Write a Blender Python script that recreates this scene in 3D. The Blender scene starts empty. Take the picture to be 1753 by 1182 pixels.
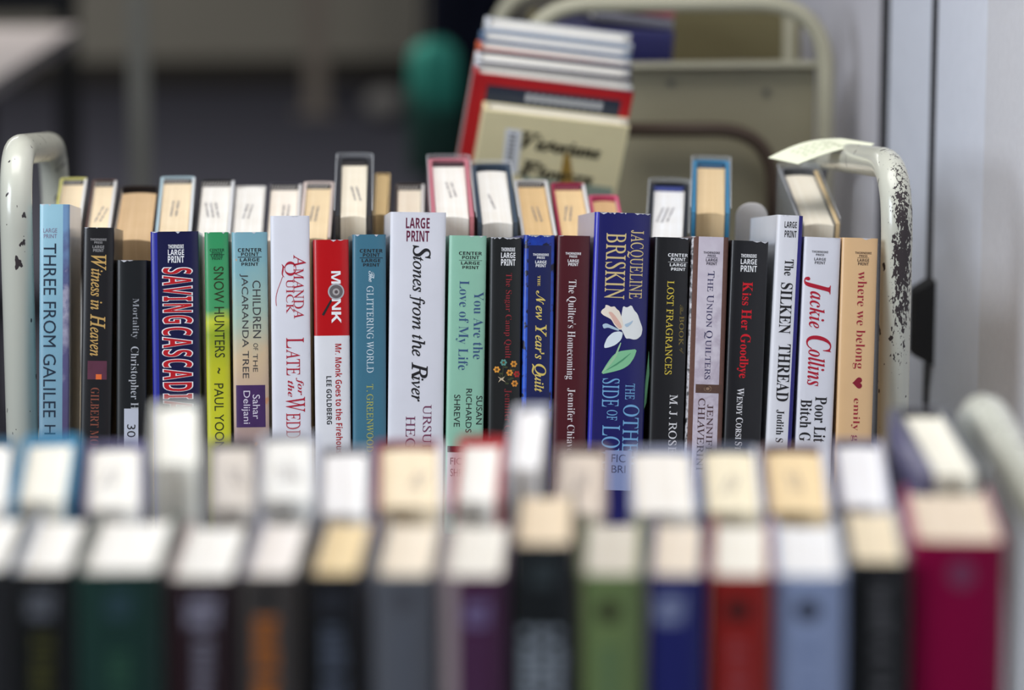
import bpy, bmesh, math, random
from mathutils import Vector, Matrix
random.seed(7)
SC = bpy.context.scene
COL = SC.collection

# ------------------------------------------------------------------ camera
W_PX, H_PX, FPX = 1753.0, 1182.0, 5780.0
PITCH, YAW = math.radians(11.0), math.radians(4.0)
CAM = Vector((0.0, 0.0, 1.40))
FWD = Vector((math.sin(YAW) * math.cos(PITCH), math.cos(YAW) * math.cos(PITCH), -math.sin(PITCH)))
RGT = Vector((math.cos(YAW), -math.sin(YAW), 0.0))
UPV = RGT.cross(FWD)
FOCUS = 2.6
cd = bpy.data.cameras.new('camera')
cam = bpy.data.objects.new('camera', cd)
COL.objects.link(cam)
SC.camera = cam
cd.sensor_width = 36.0
cd.lens = FPX * 36.0 / W_PX
cd.clip_start, cd.clip_end = 0.05, 100.0
cd.dof.use_dof = True
cd.dof.focus_distance = FOCUS
cd.dof.aperture_fstop = 3.4
cd.dof.aperture_blades = 0
mw = Matrix.Identity(4)
for i, v in enumerate((RGT, UPV, -FWD)):
    mw[0][i], mw[1][i], mw[2][i] = v
mw.translation = CAM
cam.matrix_world = mw

# ------------------------------------------------------------------ world, lights, exposure
wd = bpy.data.worlds.new('world')
SC.world = wd
wd.use_nodes = True
wd.node_tree.nodes['Background'].inputs[0].default_value = (0.80, 0.88, 1.0, 1)
wd.node_tree.nodes['Background'].inputs[1].default_value = 0.12

def area(name, loc, target, sx, sy, watts, color):
    l = bpy.data.lights.new(name, 'AREA')
    l.shape, l.size, l.size_y, l.energy, l.color = 'RECTANGLE', sx, sy, watts, color
    o = bpy.data.objects.new(name, l)
    COL.objects.link(o)
    o.location = loc
    o.rotation_euler = (Vector(target) - Vector(loc)).to_track_quat('-Z', 'Y').to_euler()
    return o

area('ceiling_lamp', (0.1, 2.3, 2.75), (0.1, 2.35, 0.0), 2.2, 1.2, 49.0, (1.0, 0.98, 0.95))
area('window_daylight', (-2.0, 1.0, 1.9), (0.3, 2.7, 0.9), 1.1, 1.3, 54.0, (0.84, 0.91, 1.0))
area('far_fill_light', (-1.9, 8.0, 2.8), (-1.9, 8.6, 0.0), 2.4, 1.2, 125.0, (1.0, 0.97, 0.92))  # unseen fill light, added to brighten the dark far room
vs = SC.view_settings
vs.view_transform, vs.look, vs.gamma, vs.use_curve_mapping = 'Standard', 'None', 1.0, False
vs.exposure = -0.08

# ------------------------------------------------------------------ projection helpers (a pixel's ray met with a real plane)
def ray(px, py):
    return FWD + RGT * ((px - W_PX / 2) / FPX) + UPV * ((H_PX / 2 - py) / FPX)

def hit(px, py, p0, n):
    r = ray(px, py)
    return CAM + r * ((p0 - CAM).dot(n) / r.dot(n))

def at_y(px, py, Y):
    return hit(px, py, Vector((0, Y, 0)), Vector((0, 1, 0)))

def at_z(px, py, z):
    return hit(px, py, Vector((0, 0, z)), Vector((0, 0, 1)))

# ------------------------------------------------------------------ materials
def lin(c):
    return tuple((x / 255 / 12.92) if x <= 10.3 else ((x / 255 + 0.055) / 1.055) ** 2.4 for x in c)

MATS = {}
def mat(rgb, rough=0.45, spec=0.4, vary=0.06, scale=40.0, coat=0.0, metal=0.0, name='paint'):
    key = (tuple(rgb), rough, spec, vary, scale, coat, metal)
    if key in MATS:
        return MATS[key]
    m = bpy.data.materials.new(name)
    m.use_nodes = True
    nt = m.node_tree
    b = nt.nodes['Principled BSDF']
    b.inputs['Roughness'].default_value = rough
    b.inputs['Specular IOR Level'].default_value = spec
    b.inputs['Coat Weight'].default_value = coat
    b.inputs['Coat Roughness'].default_value = 0.15
    b.inputs['Metallic'].default_value = metal
    c = lin(rgb)
    tc = nt.nodes.new('ShaderNodeTexCoord')
    n = nt.nodes.new('ShaderNodeTexNoise')
    n.inputs['Scale'].default_value = scale
    n.inputs['Detail'].default_value = 4
    mx = nt.nodes.new('ShaderNodeMix')
    mx.data_type = 'RGBA'
    mx.inputs[6].default_value = (*[x * (1 - vary) for x in c], 1)
    mx.inputs[7].default_value = (*[min(1, x * (1 + vary)) for x in c], 1)
    nt.links.new(tc.outputs['Object'], n.inputs['Vector'])
    nt.links.new(n.outputs['Fac'], mx.inputs[0])
    nt.links.new(mx.outputs[2], b.inputs['Base Color'])
    MATS[key] = m
    return m

def ramp_mat(stops, z0, z1, spots=None, rough=0.35, blotch=0.0, key=None, scale=60.0, coat=0.15):
    """Printed picture or painted light and shade: colours that change along the book's own height (object Z from z0 to z1), broken up by noise."""
    m = bpy.data.materials.new('print_or_painted_light')
    m.use_nodes = True
    nt = m.node_tree
    b = nt.nodes['Principled BSDF']
    b.inputs['Roughness'].default_value = rough
    b.inputs['Coat Weight'].default_value = coat
    tc = nt.nodes.new('ShaderNodeTexCoord')
    sp = nt.nodes.new('ShaderNodeSeparateXYZ')
    nt.links.new(tc.outputs['Object'], sp.inputs[0])
    mr = nt.nodes.new('ShaderNodeMapRange')
    mr.inputs[1].default_value, mr.inputs[2].default_value = z0, z1
    nt.links.new(sp.outputs['Z'], mr.inputs[0])
    n = nt.nodes.new('ShaderNodeTexNoise')
    n.inputs['Scale'].default_value = scale
    n.inputs['Detail'].default_value = 5
    nt.links.new(tc.outputs['Object'], n.inputs['Vector'])
    md = nt.nodes.new('ShaderNodeMath')
    md.operation = 'MULTIPLY_ADD'
    nt.links.new(n.outputs['Fac'], md.inputs[0])
    md.inputs[1].default_value = blotch
    nt.links.new(mr.outputs[0], md.inputs[2])
    ad = nt.nodes.new('ShaderNodeMath')
    ad.operation = 'SUBTRACT'
    nt.links.new(md.outputs[0], ad.inputs[0])
    ad.inputs[1].default_value = blotch / 2
    cr = nt.nodes.new('ShaderNodeValToRGB')
    el = cr.color_ramp.elements
    while len(el) < len(stops):
        el.new(0.5)
    for e, (p, c) in zip(el, stops):
        e.position = p
        e.color = (*lin(c), 1)
    nt.links.new(ad.outputs[0], cr.inputs[0])
    out = cr.outputs[0]
    if spots:
        rgb, sc_, lo, hi = spots
        n2 = nt.nodes.new('ShaderNodeTexNoise')
        n2.inputs['Scale'].default_value = sc_
        n2.inputs['Detail'].default_value = 3
        nt.links.new(tc.outputs['Object'], n2.inputs['Vector'])
        m2 = nt.nodes.new('ShaderNodeMapRange')
        m2.inputs[1].default_value, m2.inputs[2].default_value = lo, hi
        nt.links.new(n2.outputs['Fac'], m2.inputs[0])
        mx = nt.nodes.new('ShaderNodeMix')
        mx.data_type = 'RGBA'
        nt.links.new(m2.outputs[0], mx.inputs[0])
        nt.links.new(out, mx.inputs[6])
        mx.inputs[7].default_value = (*lin(rgb), 1)
        out = mx.outputs[2]
    nt.links.new(out, b.inputs['Base Color'])
    return m

PAGES = {}
def page_mat(rgb):
    """Page edges: fine lines across the thickness of the block, yellowing in soft patches."""
    if rgb in PAGES:
        return PAGES[rgb]
    m = bpy.data.materials.new('page_edges')
    m.use_nodes = True
    nt = m.node_tree
    b = nt.nodes['Principled BSDF']
    b.inputs['Roughness'].default_value = 0.8
    b.inputs['Specular IOR Level'].default_value = 0.15
    c = lin(rgb)
    tc = nt.nodes.new('ShaderNodeTexCoord')
    mp = nt.nodes.new('ShaderNodeMapping')
    mp.inputs['Scale'].default_value = (900, 6, 6)
    nt.links.new(tc.outputs['Object'], mp.inputs[0])
    n = nt.nodes.new('ShaderNodeTexNoise')
    n.inputs['Scale'].default_value = 1.0
    n.inputs['Detail'].default_value = 3
    nt.links.new(mp.outputs[0], n.inputs['Vector'])
    n2 = nt.nodes.new('ShaderNodeTexNoise')
    n2.inputs['Scale'].default_value = 30
    nt.links.new(tc.outputs['Object'], n2.inputs['Vector'])
    a = nt.nodes.new('ShaderNodeMath')
    a.operation = 'MULTIPLY_ADD'
    nt.links.new(n2.outputs['Fac'], a.inputs[0])
    a.inputs[1].default_value = 0.5
    nt.links.new(n.outputs['Fac'], a.inputs[2])
    r = nt.nodes.new('ShaderNodeMapRange')
    r.inputs[1].default_value, r.inputs[2].default_value = 0.45, 1.05
    nt.links.new(a.outputs[0], r.inputs[0])
    mx = nt.nodes.new('ShaderNodeMix')
    mx.data_type = 'RGBA'
    mx.inputs[6].default_value = (c[0] * 0.86, c[1] * 0.82, c[2] * 0.76, 1)
    mx.inputs[7].default_value = (*c, 1)
    nt.links.new(r.outputs[0], mx.inputs[0])
    nt.links.new(mx.outputs[2], b.inputs['Base Color'])
    PAGES[rgb] = m
    return m

def film_mat():
    if 'film' in MATS:
        return MATS['film']
    m = bpy.data.materials.new('clear_film')
    m.use_nodes = True
    nt = m.node_tree
    b = nt.nodes['Principled BSDF']
    b.inputs['Base Color'].default_value = (0.85, 0.87, 0.9, 1)
    b.inputs['Roughness'].default_value = 0.12
    b.inputs['Alpha'].default_value = 0.22
    MATS['film'] = m
    return m

def mat_clear():
    m = film_mat().copy()
    m.name = 'clear_plastic'
    m.node_tree.nodes['Principled BSDF'].inputs['Alpha'].default_value = 0.1
    return m

# ------------------------------------------------------------------ mesh helpers
class MB:
    def __init__(self):
        self.v, self.f, self.m, self.s = [], [], [], []
    def add(self, vs_, fs, mi=0, smooth=False):
        k = len(self.v)
        self.v += [Vector(p) for p in vs_]
        for f in fs:
            self.f.append([k + i for i in f])
            self.m.append(mi)
            self.s.append(smooth)
    def box(self, lo, hi, mi=0):
        x0, y0, z0 = lo
        x1, y1, z1 = hi
        self.add([(x0, y0, z0), (x1, y0, z0), (x1, y1, z0), (x0, y1, z0), (x0, y0, z1), (x1, y0, z1), (x1, y1, z1), (x0, y1, z1)],
                 [(3, 2, 1, 0), (4, 5, 6, 7), (0, 1, 5, 4), (1, 2, 6, 5), (2, 3, 7, 6), (3, 0, 4, 7)], mi)
    def hexa(self, a, b, mi=0):
        """a, b: two quads of points (same winding) joined into a solid."""
        self.add(list(a) + list(b), [(3, 2, 1, 0), (4, 5, 6, 7), (0, 1, 5, 4), (1, 2, 6, 5), (2, 3, 7, 6), (3, 0, 4, 7)], mi)
    def prism(self, poly, z0, z1, mi=0, side=None, smooth=False, xf=None):
        """poly: (x, y) outline, extruded from z0 to z1."""
        n = len(poly)
        vs_ = [Vector((x, y, z0)) for x, y in poly] + [Vector((x, y, z1)) for x, y in poly]
        if xf:
            vs_ = [xf(p) for p in vs_]
        k = len(self.v)
        self.v += vs_
        for i in range(n):
            j = (i + 1) % n
            self.f.append([k + i, k + j, k + n + j, k + n + i])
            self.m.append(side(i) if side else mi)
            self.s.append(smooth)
        self.f.append([k + i for i in reversed(range(n))]); self.m.append(mi); self.s.append(False)
        self.f.append([k + n + i for i in range(n)]); self.m.append(mi); self.s.append(False)
    def tube(self, pts, r, seg=20, mi=0, caps=True):
        pts = [Vector(p) for p in pts]
        k0 = len(self.v)
        t0 = (pts[1] - pts[0]).normalized()
        nrm = t0.cross(Vector((0.3, 0.9, 0.2))).normalized()
        for i, p in enumerate(pts):
            if i == 0: t = pts[1] - p
            elif i == len(pts) - 1: t = p - pts[i - 1]
            else: t = (pts[i + 1] - p).normalized() + (p - pts[i - 1]).normalized()
            t.normalize()
            nrm = (nrm - t * nrm.dot(t)).normalized()
            bn = t.cross(nrm)
            rr = r[i] if isinstance(r, (list, tuple)) else r
            for s in range(seg):
                a = 2 * math.pi * s / seg
                self.v.append(p + nrm * (rr * math.cos(a)) + bn * (rr * math.sin(a)))
        for i in range(len(pts) - 1):
            for s in range(seg):
                t = (s + 1) % seg
                self.f.append([k0 + i * seg + s, k0 + i * seg + t, k0 + (i + 1) * seg + t, k0 + (i + 1) * seg + s])
                self.m.append(mi); self.s.append(True)
        if caps:
            self.f.append([k0 + s for s in reversed(range(seg))]); self.m.append(mi); self.s.append(False)
            k1 = k0 + (len(pts) - 1) * seg
            self.f.append([k1 + s for s in range(seg)]); self.m.append(mi); self.s.append(False)
    def grid(self, fn, nu, nv, mi=0, smooth=True):
        k = len(self.v)
        for j in range(nv + 1):
            for i in range(nu + 1):
                self.v.append(Vector(fn(i / nu, j / nv)))
        for j in range(nv):
            for i in range(nu):
                a = k + j * (nu + 1) + i
                self.f.append([a, a + 1, a + nu + 2, a + nu + 1]); self.m.append(mi); self.s.append(smooth)
    def build(self, name, mats, parent=None, world=False, kind=None):
        me = bpy.data.meshes.new(name)
        vs_ = self.v
        if world and parent is not None:
            inv = parent.matrix_world.inverted()
            vs_ = [inv @ p for p in vs_]
        me.from_pydata([tuple(p) for p in vs_], [], self.f)
        for m in mats:
            me.materials.append(m)
        me.polygons.foreach_set('material_index', self.m)
        me.polygons.foreach_set('use_smooth', self.s)
        me.update()
        o = bpy.data.objects.new(name, me)
        COL.objects.link(o)
        if parent is not None:
            o.parent = parent
        if kind:
            o['kind'] = kind
        return o

def tag(o, label, cat, group=None):
    o['label'], o['category'] = label, cat
    if group:
        o['group'] = group
    return o

def thing(name, M, label, cat, group=None):
    o = bpy.data.objects.new(name, None)
    COL.objects.link(o)
    o.empty_display_size = 0.02
    o.matrix_world = M if isinstance(M, Matrix) else Matrix.Translation(M)
    return tag(o, label, cat, group)

def basis(x, y, z, o):
    M = Matrix.Identity(4)
    for i, v in enumerate((x, y, z)):
        M[0][i], M[1][i], M[2][i] = v
    M.translation = o
    return M

def fillet(pts, r, n=10):
    """Rounds the corners of a polyline."""
    pts = [Vector(p) for p in pts]
    out = [pts[0]]
    for i in range(1, len(pts) - 1):
        a, b, c = pts[i - 1], pts[i], pts[i + 1]
        d1, d2 = (a - b).normalized(), (c - b).normalized()
        rr = min(r, (a - b).length * 0.49, (c - b).length * 0.49)
        p, q = b + d1 * rr, b + d2 * rr
        for k in range(n + 1):
            t = k / n
            out.append(p * (1 - t) ** 2 + b * (2 * t * (1 - t)) + q * t * t)
    out.append(pts[-1])
    return out

# ------------------------------------------------------------------ lettering (kept inside the cover's own mesh)
def _map(s, up, lo, dig=None):
    o = ''
    for c in s:
        if 'A' <= c <= 'Z': o += chr(up + ord(c) - 65)
        elif 'a' <= c <= 'z': o += chr(lo + ord(c) - 97) if not (c == 'h' and lo == 0x1D44E) else '\u210e'
        elif dig and c.isdigit(): o += chr(dig + ord(c) - 48)
        else: o += c
    return o

STYLE = {
    'sans': (lambda s: s, 0, 0.0), 'light': (lambda s: s, 0, -0.006), 'heavy': (lambda s: s, 0, 0.022),
    'bold': (lambda s: _map(s, 0x1D5D4, 0x1D5EE, 0x1D7EC), 0, 0.0),
    'black': (lambda s: _map(s, 0x1D5D4, 0x1D5EE, 0x1D7EC), 0, 0.0),
    'serifb': (lambda s: _map(s, 0x1D400, 0x1D41A, 0x1D7CE), 0, 0.0),
    'serif': (lambda s: _map(s, 0x1D400, 0x1D41A, 0x1D7CE), 0, -0.010),
    'roman': (lambda s: _map(s, 0x1D434, 0x1D44E), -0.27, 0.004),
    'italic': (lambda s: _map(s, 0x1D434, 0x1D44E), 0, 0.004),
    'script': (lambda s: _map(s, 0x1D4D0, 0x1D4EA), 0, 0.004), 'scripth': (lambda s: _map(s, 0x1D4D0, 0x1D4EA), 0, 0.03),
    'italicm': (lambda s: _map(s, 0x1D434, 0x1D44E), 0, 0.013), 'italicb': (lambda s: _map(s, 0x1D468, 0x1D482), 0, 0.0), 'italich': (lambda s: _map(s, 0x1D468, 0x1D482), 0, 0.03),
    'poster': (lambda s: _map(s, 0x1D5D4, 0x1D5EE), 0, 0.0), 'outline': (lambda s: _map(s, 0x1D5D4, 0x1D5EE), 0, 0.034),
}
_tc = bpy.data.curves.new('lettering', 'FONT')
_to = bpy.data.objects.new('lettering', _tc)
def text_geo(runs, style):
    """runs: a string or [(string, size, style, raise)], set one after another. Returns verts (x, y), faces."""
    if isinstance(runs, str):
        runs = [(runs, 1.0, style, 0.0)]
    V, Fc, cx = [], [], 0.0
    for s, size, st, dy in runs:
        fn, shear, off = STYLE[st]
        _tc.space_character = 0.84 if st.startswith('script') else (1.2 if st in ('poster', 'outline') else 1.0)
        _tc.body, _tc.shear, _tc.offset, _tc.size, _tc.resolution_u = fn(s.strip()), shear, off, 1.0, 3
        me = _to.to_mesh()
        if me is None or not len(me.vertices):
            cx += 0.3
            continue
        x0 = min(v.co.x for v in me.vertices)
        x1 = max(v.co.x for v in me.vertices)
        lead = (len(s) - len(s.lstrip())) * 0.28
        k = len(V)
        V += [(cx + (lead + v.co.x - x0) * size, v.co.y * size + dy) for v in me.vertices]
        Fc += [[k + i for i in p.vertices] for p in me.polygons]
        _to.to_mesh_clear()
        cx += (lead + x1 - x0 + (-0.09 if st.startswith('italic') and size > 1.1 else 0.07)) * size + (len(s) - len(s.rstrip())) * 0.28 * size
    return V, Fc

class Decor:
    """Printed shapes collected for one spine, in the spine's own (u across, v up) coordinates."""
    def __init__(self):
        self.items = []      # (verts uv, faces, material, layer)
    def poly(self, pts, m, layer=1):
        self.items.append((list(pts), [list(range(len(pts)))], m, layer))
    def geo(self, V, Fc, m, layer=2):
        self.items.append((V, Fc, m, layer))

def spine_profile(W, rb, n=3.0, seg=28):
    us = [-W / 2 * math.cos(math.pi * i / seg) for i in range(seg + 1)]
    return [(u, rb * (1 - max(0.0, 1 - abs(2 * u / W) ** n) ** (1 / n))) for u in us]

def add_decor(mb, decor, prof, mats, lower=0.0):
    us = [u for u, _ in prof]
    def y_at(u):
        if u <= us[0]: return prof[0][1]
        for (a, ya), (b, yb) in zip(prof, prof[1:]):
            if u <= b:
                return ya + (yb - ya) * (u - a) / (b - a) if b > a else ya
        return prof[-1][1]
    for V, Fc, m, layer in decor.items:
        bm = bmesh.new()
        vs_ = [bm.verts.new((p[0], p[1], 0)) for p in V]
        for f in Fc:
            try:
                bm.faces.new([vs_[i] for i in f])
            except ValueError:
                pass
        lo, hi = min(p[0] for p in V), max(p[0] for p in V)
        for u in us[1:-1]:
            if lo < u < hi:
                bmesh.ops.bisect_plane(bm, geom=bm.verts[:] + bm.edges[:] + bm.faces[:], plane_co=(u, 0, 0), plane_no=(1, 0, 0), dist=1e-6)
        bm.verts.index_update()
        if m not in mats:
            mats.append(m)
        flip = bool(bm.faces) and sum(f.calc_area() * (1 if f.normal.z > 0 else -1) for f in bm.faces) < 0
        bm.normal_update()
        vv = [(v.co.x, y_at(v.co.x) - 0.00004 * layer, v.co.y) for v in bm.verts]
        ff = []
        for f in bm.faces:
            ids = [v.index for v in f.verts]
            ff.append(ids if f.normal.z > 0 else ids[::-1])
        mb.add(vv, ff, mats.index(m))
        bm.free()

# ------------------------------------------------------------------ the book
PAPER = (236, 232, 224)
def make_book(M, W, H, D, cover, label, group, left=None, right=None, inside=(235, 232, 226), page=(240, 228, 205), spine_decor=None,
              rb=0.0035, board=0.0024, head=None, film=False, stamp=0, square=0.0035, rough=0.35, cat='book', flare=0.0, blank=True):
    """A hardback: local X across the spine, local Y from spine to fore-edge, local Z up."""
    def as_mat(c):
        return c if not isinstance(c, tuple) else mat(c, rough=rough, coat=0.2, name='book_cover')
    if film:
        board, inside = max(board, 0.0034), cover
    root = thing('book', M, label, cat, group)
    mats = [as_mat(cover), as_mat(left or cover), as_mat(right or cover), as_mat(inside) if film else mat(inside, rough=0.7, name='endpaper')]
    prof = spine_profile(W, rb)
    outer = [(-W / 2 - flare, D)] + prof + [(W / 2 + flare, D)]
    inner = [(-W / 2 - flare + board, D)] + [(-W / 2 + board, rb + board)] + [(u * (1 - 2 * board / W), y + board) for u, y in prof[3:-3]] + [(W / 2 - board, rb + board)] + [(W / 2 + flare - board, D)]
    mb = MB()
    no, ni = len(outer), len(inner)
    V = [(x, y, z) for z in (0, H) for x, y in outer] + [(x, y, z) for z in (0, H) for x, y in inner]
    k_i0 = 2 * no
    for i in range(no - 1):
        mi = 1 if i == 0 else (2 if i == no - 2 else 0)
        mb.add([V[i], V[i + 1], V[no + i + 1], V[no + i]], [(0, 1, 2, 3)], mi, smooth=(mi == 0))
    for i in range(ni - 1):
        mb.add([V[k_i0 + i], V[k_i0 + i + 1], V[k_i0 + ni + i + 1], V[k_i0 + ni + i]], [(3, 2, 1, 0)], 3 if i in (0, ni - 2) else 0)
    # rims, top and bottom, and the two fore-edges of the boards
    def rim(zk):
        o0, i0 = zk * no, k_i0 + zk * ni
        m_ = (no - 2) // 2
        oi, ii = 0, 0
        while oi < no - 1 or ii < ni - 1:
            if oi < no - 1 and (ii >= ni - 1 or oi / (no - 1) <= ii / (ni - 1)):
                tri = [V[o0 + oi], V[o0 + oi + 1], V[i0 + ii]]
                oi += 1
            else:
                tri = [V[o0 + oi], V[i0 + ii + 1], V[i0 + ii]]
                ii += 1
            mi = 1 if oi <= 1 else (2 if oi >= no - 1 else 0)
            mb.add(tri, [(0, 1, 2)] if zk else [(2, 1, 0)], mi)
    rim(0); rim(1)
    mb.add([V[0], V[no], V[k_i0 + ni], V[k_i0]], [(0, 1, 2, 3)], 1)
    e, ie = no - 1, ni - 1
    mb.add([V[e], V[no + e], V[k_i0 + ni + ie], V[k_i0 + ie]], [(3, 2, 1, 0)], 2)
    if spine_decor:
        add_decor(mb, spine_decor, prof, mats)
    mb.build('cover', mats, root)
    # page block: convex at the spine, hollow at the fore-edge
    pw, sq = W / 2 - board - 0.0004, square
    y0, y1 = rb + board + 0.0006, D - sq - 0.001
    n = 12
    hol = min(0.006, W * 0.16)
    pl = []
    for i in range(n + 1):
        t = -1 + 2 * i / n
        pl.append((pw * t, y0 + 0.0035 * t * t))
    for i in range(n + 1):
        t = 1 - 2 * i / n
        pl.append(((pw - 0.0003 + flare * 0.8) * t, y1 - hol * (1 - t * t)))
    pb = MB()
    pm = [page_mat(page)]
    pb.prism(pl, sq, H - sq, 0, smooth=False)
    if stamp:
        ink = mat((126, 120, 124), rough=0.9, name='stamp_ink')
        pm.append(ink)
        yc = y0 + (y1 - y0) * random.uniform(0.45, 0.6)
        xc = random.uniform(-0.12, 0.12) * W
        sl = random.uniform(-0.15, 0.2)
        for li in range(stamp):
            y = yc - 0.021
            x = xc + (li - (stamp - 1) / 2) * 0.0042
            while y < yc + 0.019:
                ln = random.uniform(0.0012, 0.0030)
                h = random.uniform(0.0007, 0.0011)
                xx = x + (y - yc) * sl
                if abs(xx) < pw - 0.002:
                    pb.add([(xx - h, y, H - sq + 0.0001), (xx + h, y, H - sq + 0.0001), (xx + h, y + ln, H - sq + 0.0001), (xx - h, y + ln, H - sq + 0.0001)], [(0, 1, 2, 3)], 1)
                y += ln + random.choice((0.0008, 0.0010, 0.0022))
    pb.build('page_block', pm, root)
    if head:
        hb = MB()
        k = max(6, int(W / 0.0028))
        for i in range(k):
            x0, x1 = -pw + 2 * pw * i / k, -pw + 2 * pw * (i + 1) / k
            s = (x1 - x0) * 0.8
            for mi, (a, b) in enumerate(((x0, x0 + (x1 - x0) * 0.55), (x0 + (x1 - x0) * 0.55, x1))):
                yy0, yy1 = y0 - 0.0004, y0 + 0.0046
                zz = H - sq
                hb.add([(a, yy0, zz), (b, yy0, zz), (b + s, yy1, zz), (a + s, yy1, zz), (a, yy0, zz + 0.0030), (b, yy0, zz + 0.0030), (b + s, yy1, zz + 0.0008), (a + s, yy1, zz + 0.0008)],
                       [(4, 5, 6, 7), (0, 1, 5, 4), (1, 2, 6, 5), (2, 3, 7, 6), (3, 0, 4, 7)], mi)
        hb.build('headband', [mat(head[0], rough=0.8, name='headband_thread'), mat(head[1], rough=0.8, name='headband_thread')], root)
    if film:
        fm = MB()
        g, th, up = 0.0012, 0.0006, 0.0035
        po = [(-W / 2 - g, D * 0.985)] + [(u * (1 + 2 * g / W), y - g) for u, y in prof] + [(W / 2 + g, D * 0.985)]
        pi_ = [(-W / 2 - g + th, D * 0.985)] + [(u * (1 + 2 * (g - th) / W), y - g + th) for u, y in prof] + [(W / 2 + g - th, D * 0.985)]
        nn = len(po)
        for i in range(nn - 1):
            a, b, c, d = po[i], po[i + 1], pi_[i + 1], pi_[i]
            fm.add([(*a, 0.001), (*b, 0.001), (*b, H + up), (*a, H + up)], [(0, 1, 2, 3)], 0)
            fm.add([(*a, H + up), (*b, H + up), (*c, H + up), (*d, H + up)], [(0, 1, 2, 3)], 1)
        fo = fm.build('plastic_jacket', [film_mat(), mat((205, 208, 212), rough=0.2, coat=0.5, name='film_edge')], root)
        fo['label'] = 'clear plastic jacket'
    return root

# ------------------------------------------------------------------ row geometry
EX = Vector((1, 0, 0))
def frame(theta):
    """Row leaning back by theta: up along the spine, depth from spine to fore-edge (facing row)."""
    s, c = math.sin(theta), math.cos(theta)
    return Vector((0, s, c)), Vector((0, c, -s))

TH_F = math.radians(9.9)
VF, DF = frame(TH_F)
PF0 = CAM + ray(876.5, 404) * FOCUS
NF = -DF
PF0.y = PF0.y
Y_F = PF0.y
HF = 0.2300                                              # height of an ordinary book of the row
def F_pt(px, py):
    return hit(px, py, PF0, NF)
def F_ab(px, py):
    p = F_pt(px, py) - PF0
    return p.x, p.dot(VF)
BASE_F = -HF                                             # shelf line, along VF, below PF0

class FBook:
    """A facing-row book from its measured spine edges at the top and at y=740."""
    def __init__(self, xl, xr, yt, xlb, xrb, yb=740.0, shrink=0.0009):
        (al, bt), (ar, _) = F_ab(xl, yt), F_ab(xr, yt)
        (bl, bb), (br, _) = F_ab(xlb, yb), F_ab(xrb, yb)
        ct, cb = (al + ar) / 2, (bl + br) / 2
        self.roll = math.atan2(ct - cb, bt - bb)
        self.W = ((ar - al) + (br - bl)) / 2 * math.cos(self.roll) - shrink
        up = VF * math.cos(self.roll) + EX * math.sin(self.roll)
        xx = EX * math.cos(self.roll) - VF * math.sin(self.roll)
        lift = abs(math.sin(self.roll)) * self.W / 2
        self.H = (bt - BASE_F - lift) / math.cos(self.roll)
        top = PF0 + EX * ct + VF * bt
        self.M = basis(xx, DF, up, top - up * self.H)
        self.inv = self.M.inverted()
        self.d = Decor()
    def uv(self, px, py):
        p = self.inv @ F_pt(px, py)
        return p.x, p.z
    def box(self, x0, y0, x1, y1):
        u0, va = self.uv(x0, y0)
        u1, _ = self.uv(x1, y0)
        _, vb = self.uv((x0 + x1) / 2, y1)
        return u0, u1, vb, va
    def rect(self, x0, y0, x1, y1, m, layer=1):
        u0, u1, v0, v1 = self.box(x0, y0, x1, y1)
        u0, u1 = max(u0, -self.W / 2), min(u1, self.W / 2)
        v0, v1 = max(v0, 0.001), min(v1, self.H - 0.0003)
        self.d.poly([(u0, v0), (u1, v0), (u1, v1), (u0, v1)], m, layer)
    def strip(self, u0, u1, m, layer=1, v0=0.0, v1=1.0):
        self.d.poly([(u0 * self.W, v0 * self.H), (u1 * self.W, v0 * self.H), (u1 * self.W, v1 * self.H), (u0 * self.W, v1 * self.H)], m, layer)
    def shape(self, pts, m, layer=2):
        self.d.poly([self.uv(x, y) for x, y in pts], m, layer)
    def text(self, s, st, x0, y0, x1, y1, m, down=True, layer=3, grow=None):
        V, Fc = text_geo(s, st)
        self.place(V, Fc, x0, y0, x1, y1, m, down, layer)
    def place(self, V, Fc, x0, y0, x1, y1, m, down=True, layer=3):
        a0, a1 = min(p[0] for p in V), max(p[0] for p in V)
        b0, b1 = min(p[1] for p in V), max(p[1] for p in V)
        u0, u1, v0, v1 = self.box(x0, y0, x1, y1)
        out = []
        for a, b in V:
            s, t = (a - a0) / max(1e-9, a1 - a0), (b - b0) / max(1e-9, b1 - b0)
            if down:
                out.append((u0 + (u1 - u0) * t, v1 - (v1 - v0) * s))
            else:
                out.append((u0 + (u1 - u0) * s, v0 + (v1 - v0) * t))
        lim = self.W / 2 - 0.0006
        out = [(max(-lim, min(lim, u)), v) for u, v in out]
        self.d.geo(out, Fc, m, layer)
    def logo(self, kind, rows, m, line=None):
        for s, x0, y0, x1, y1 in rows:
            self.text(s, kind, x0, y0, x1, y1, m, down=False)
        if line:
            self.rect(line[0], line[1] - 0.5, line[2], line[1] + 0.5, m, 3)
    def wear(self, n, lo=0.0005, hi=0.0016, c=(206, 206, 212)):
        """Rubbed white chips along the top edge of the jacket."""
        m = ink(*c)
        for _ in range(n):
            u = random.uniform(-0.46, 0.46) * self.W
            w, h = random.uniform(0.0008, 0.0035), random.uniform(lo, hi)
            top = self.H - 0.0001
            u0, u1 = max(-self.W / 2 + 0.0004, u - w), min(self.W / 2 - 0.0004, u + w)
            self.d.poly([(u0, top), (u0 * 0.7 + u1 * 0.3, top - h * 0.6), (u, top - h), (u0 * 0.2 + u1 * 0.8, top - h * 0.5), (u1, top)], m, 2)
    def make(self, cover, label, wear=2, **k):
        if wear:
            self.wear(wear)
        return make_book(self.M, self.W, self.H, k.pop('D', 0.150), cover, label, 'large-print books with spines facing out on the cart in focus', spine_decor=self.d, **k)

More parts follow.
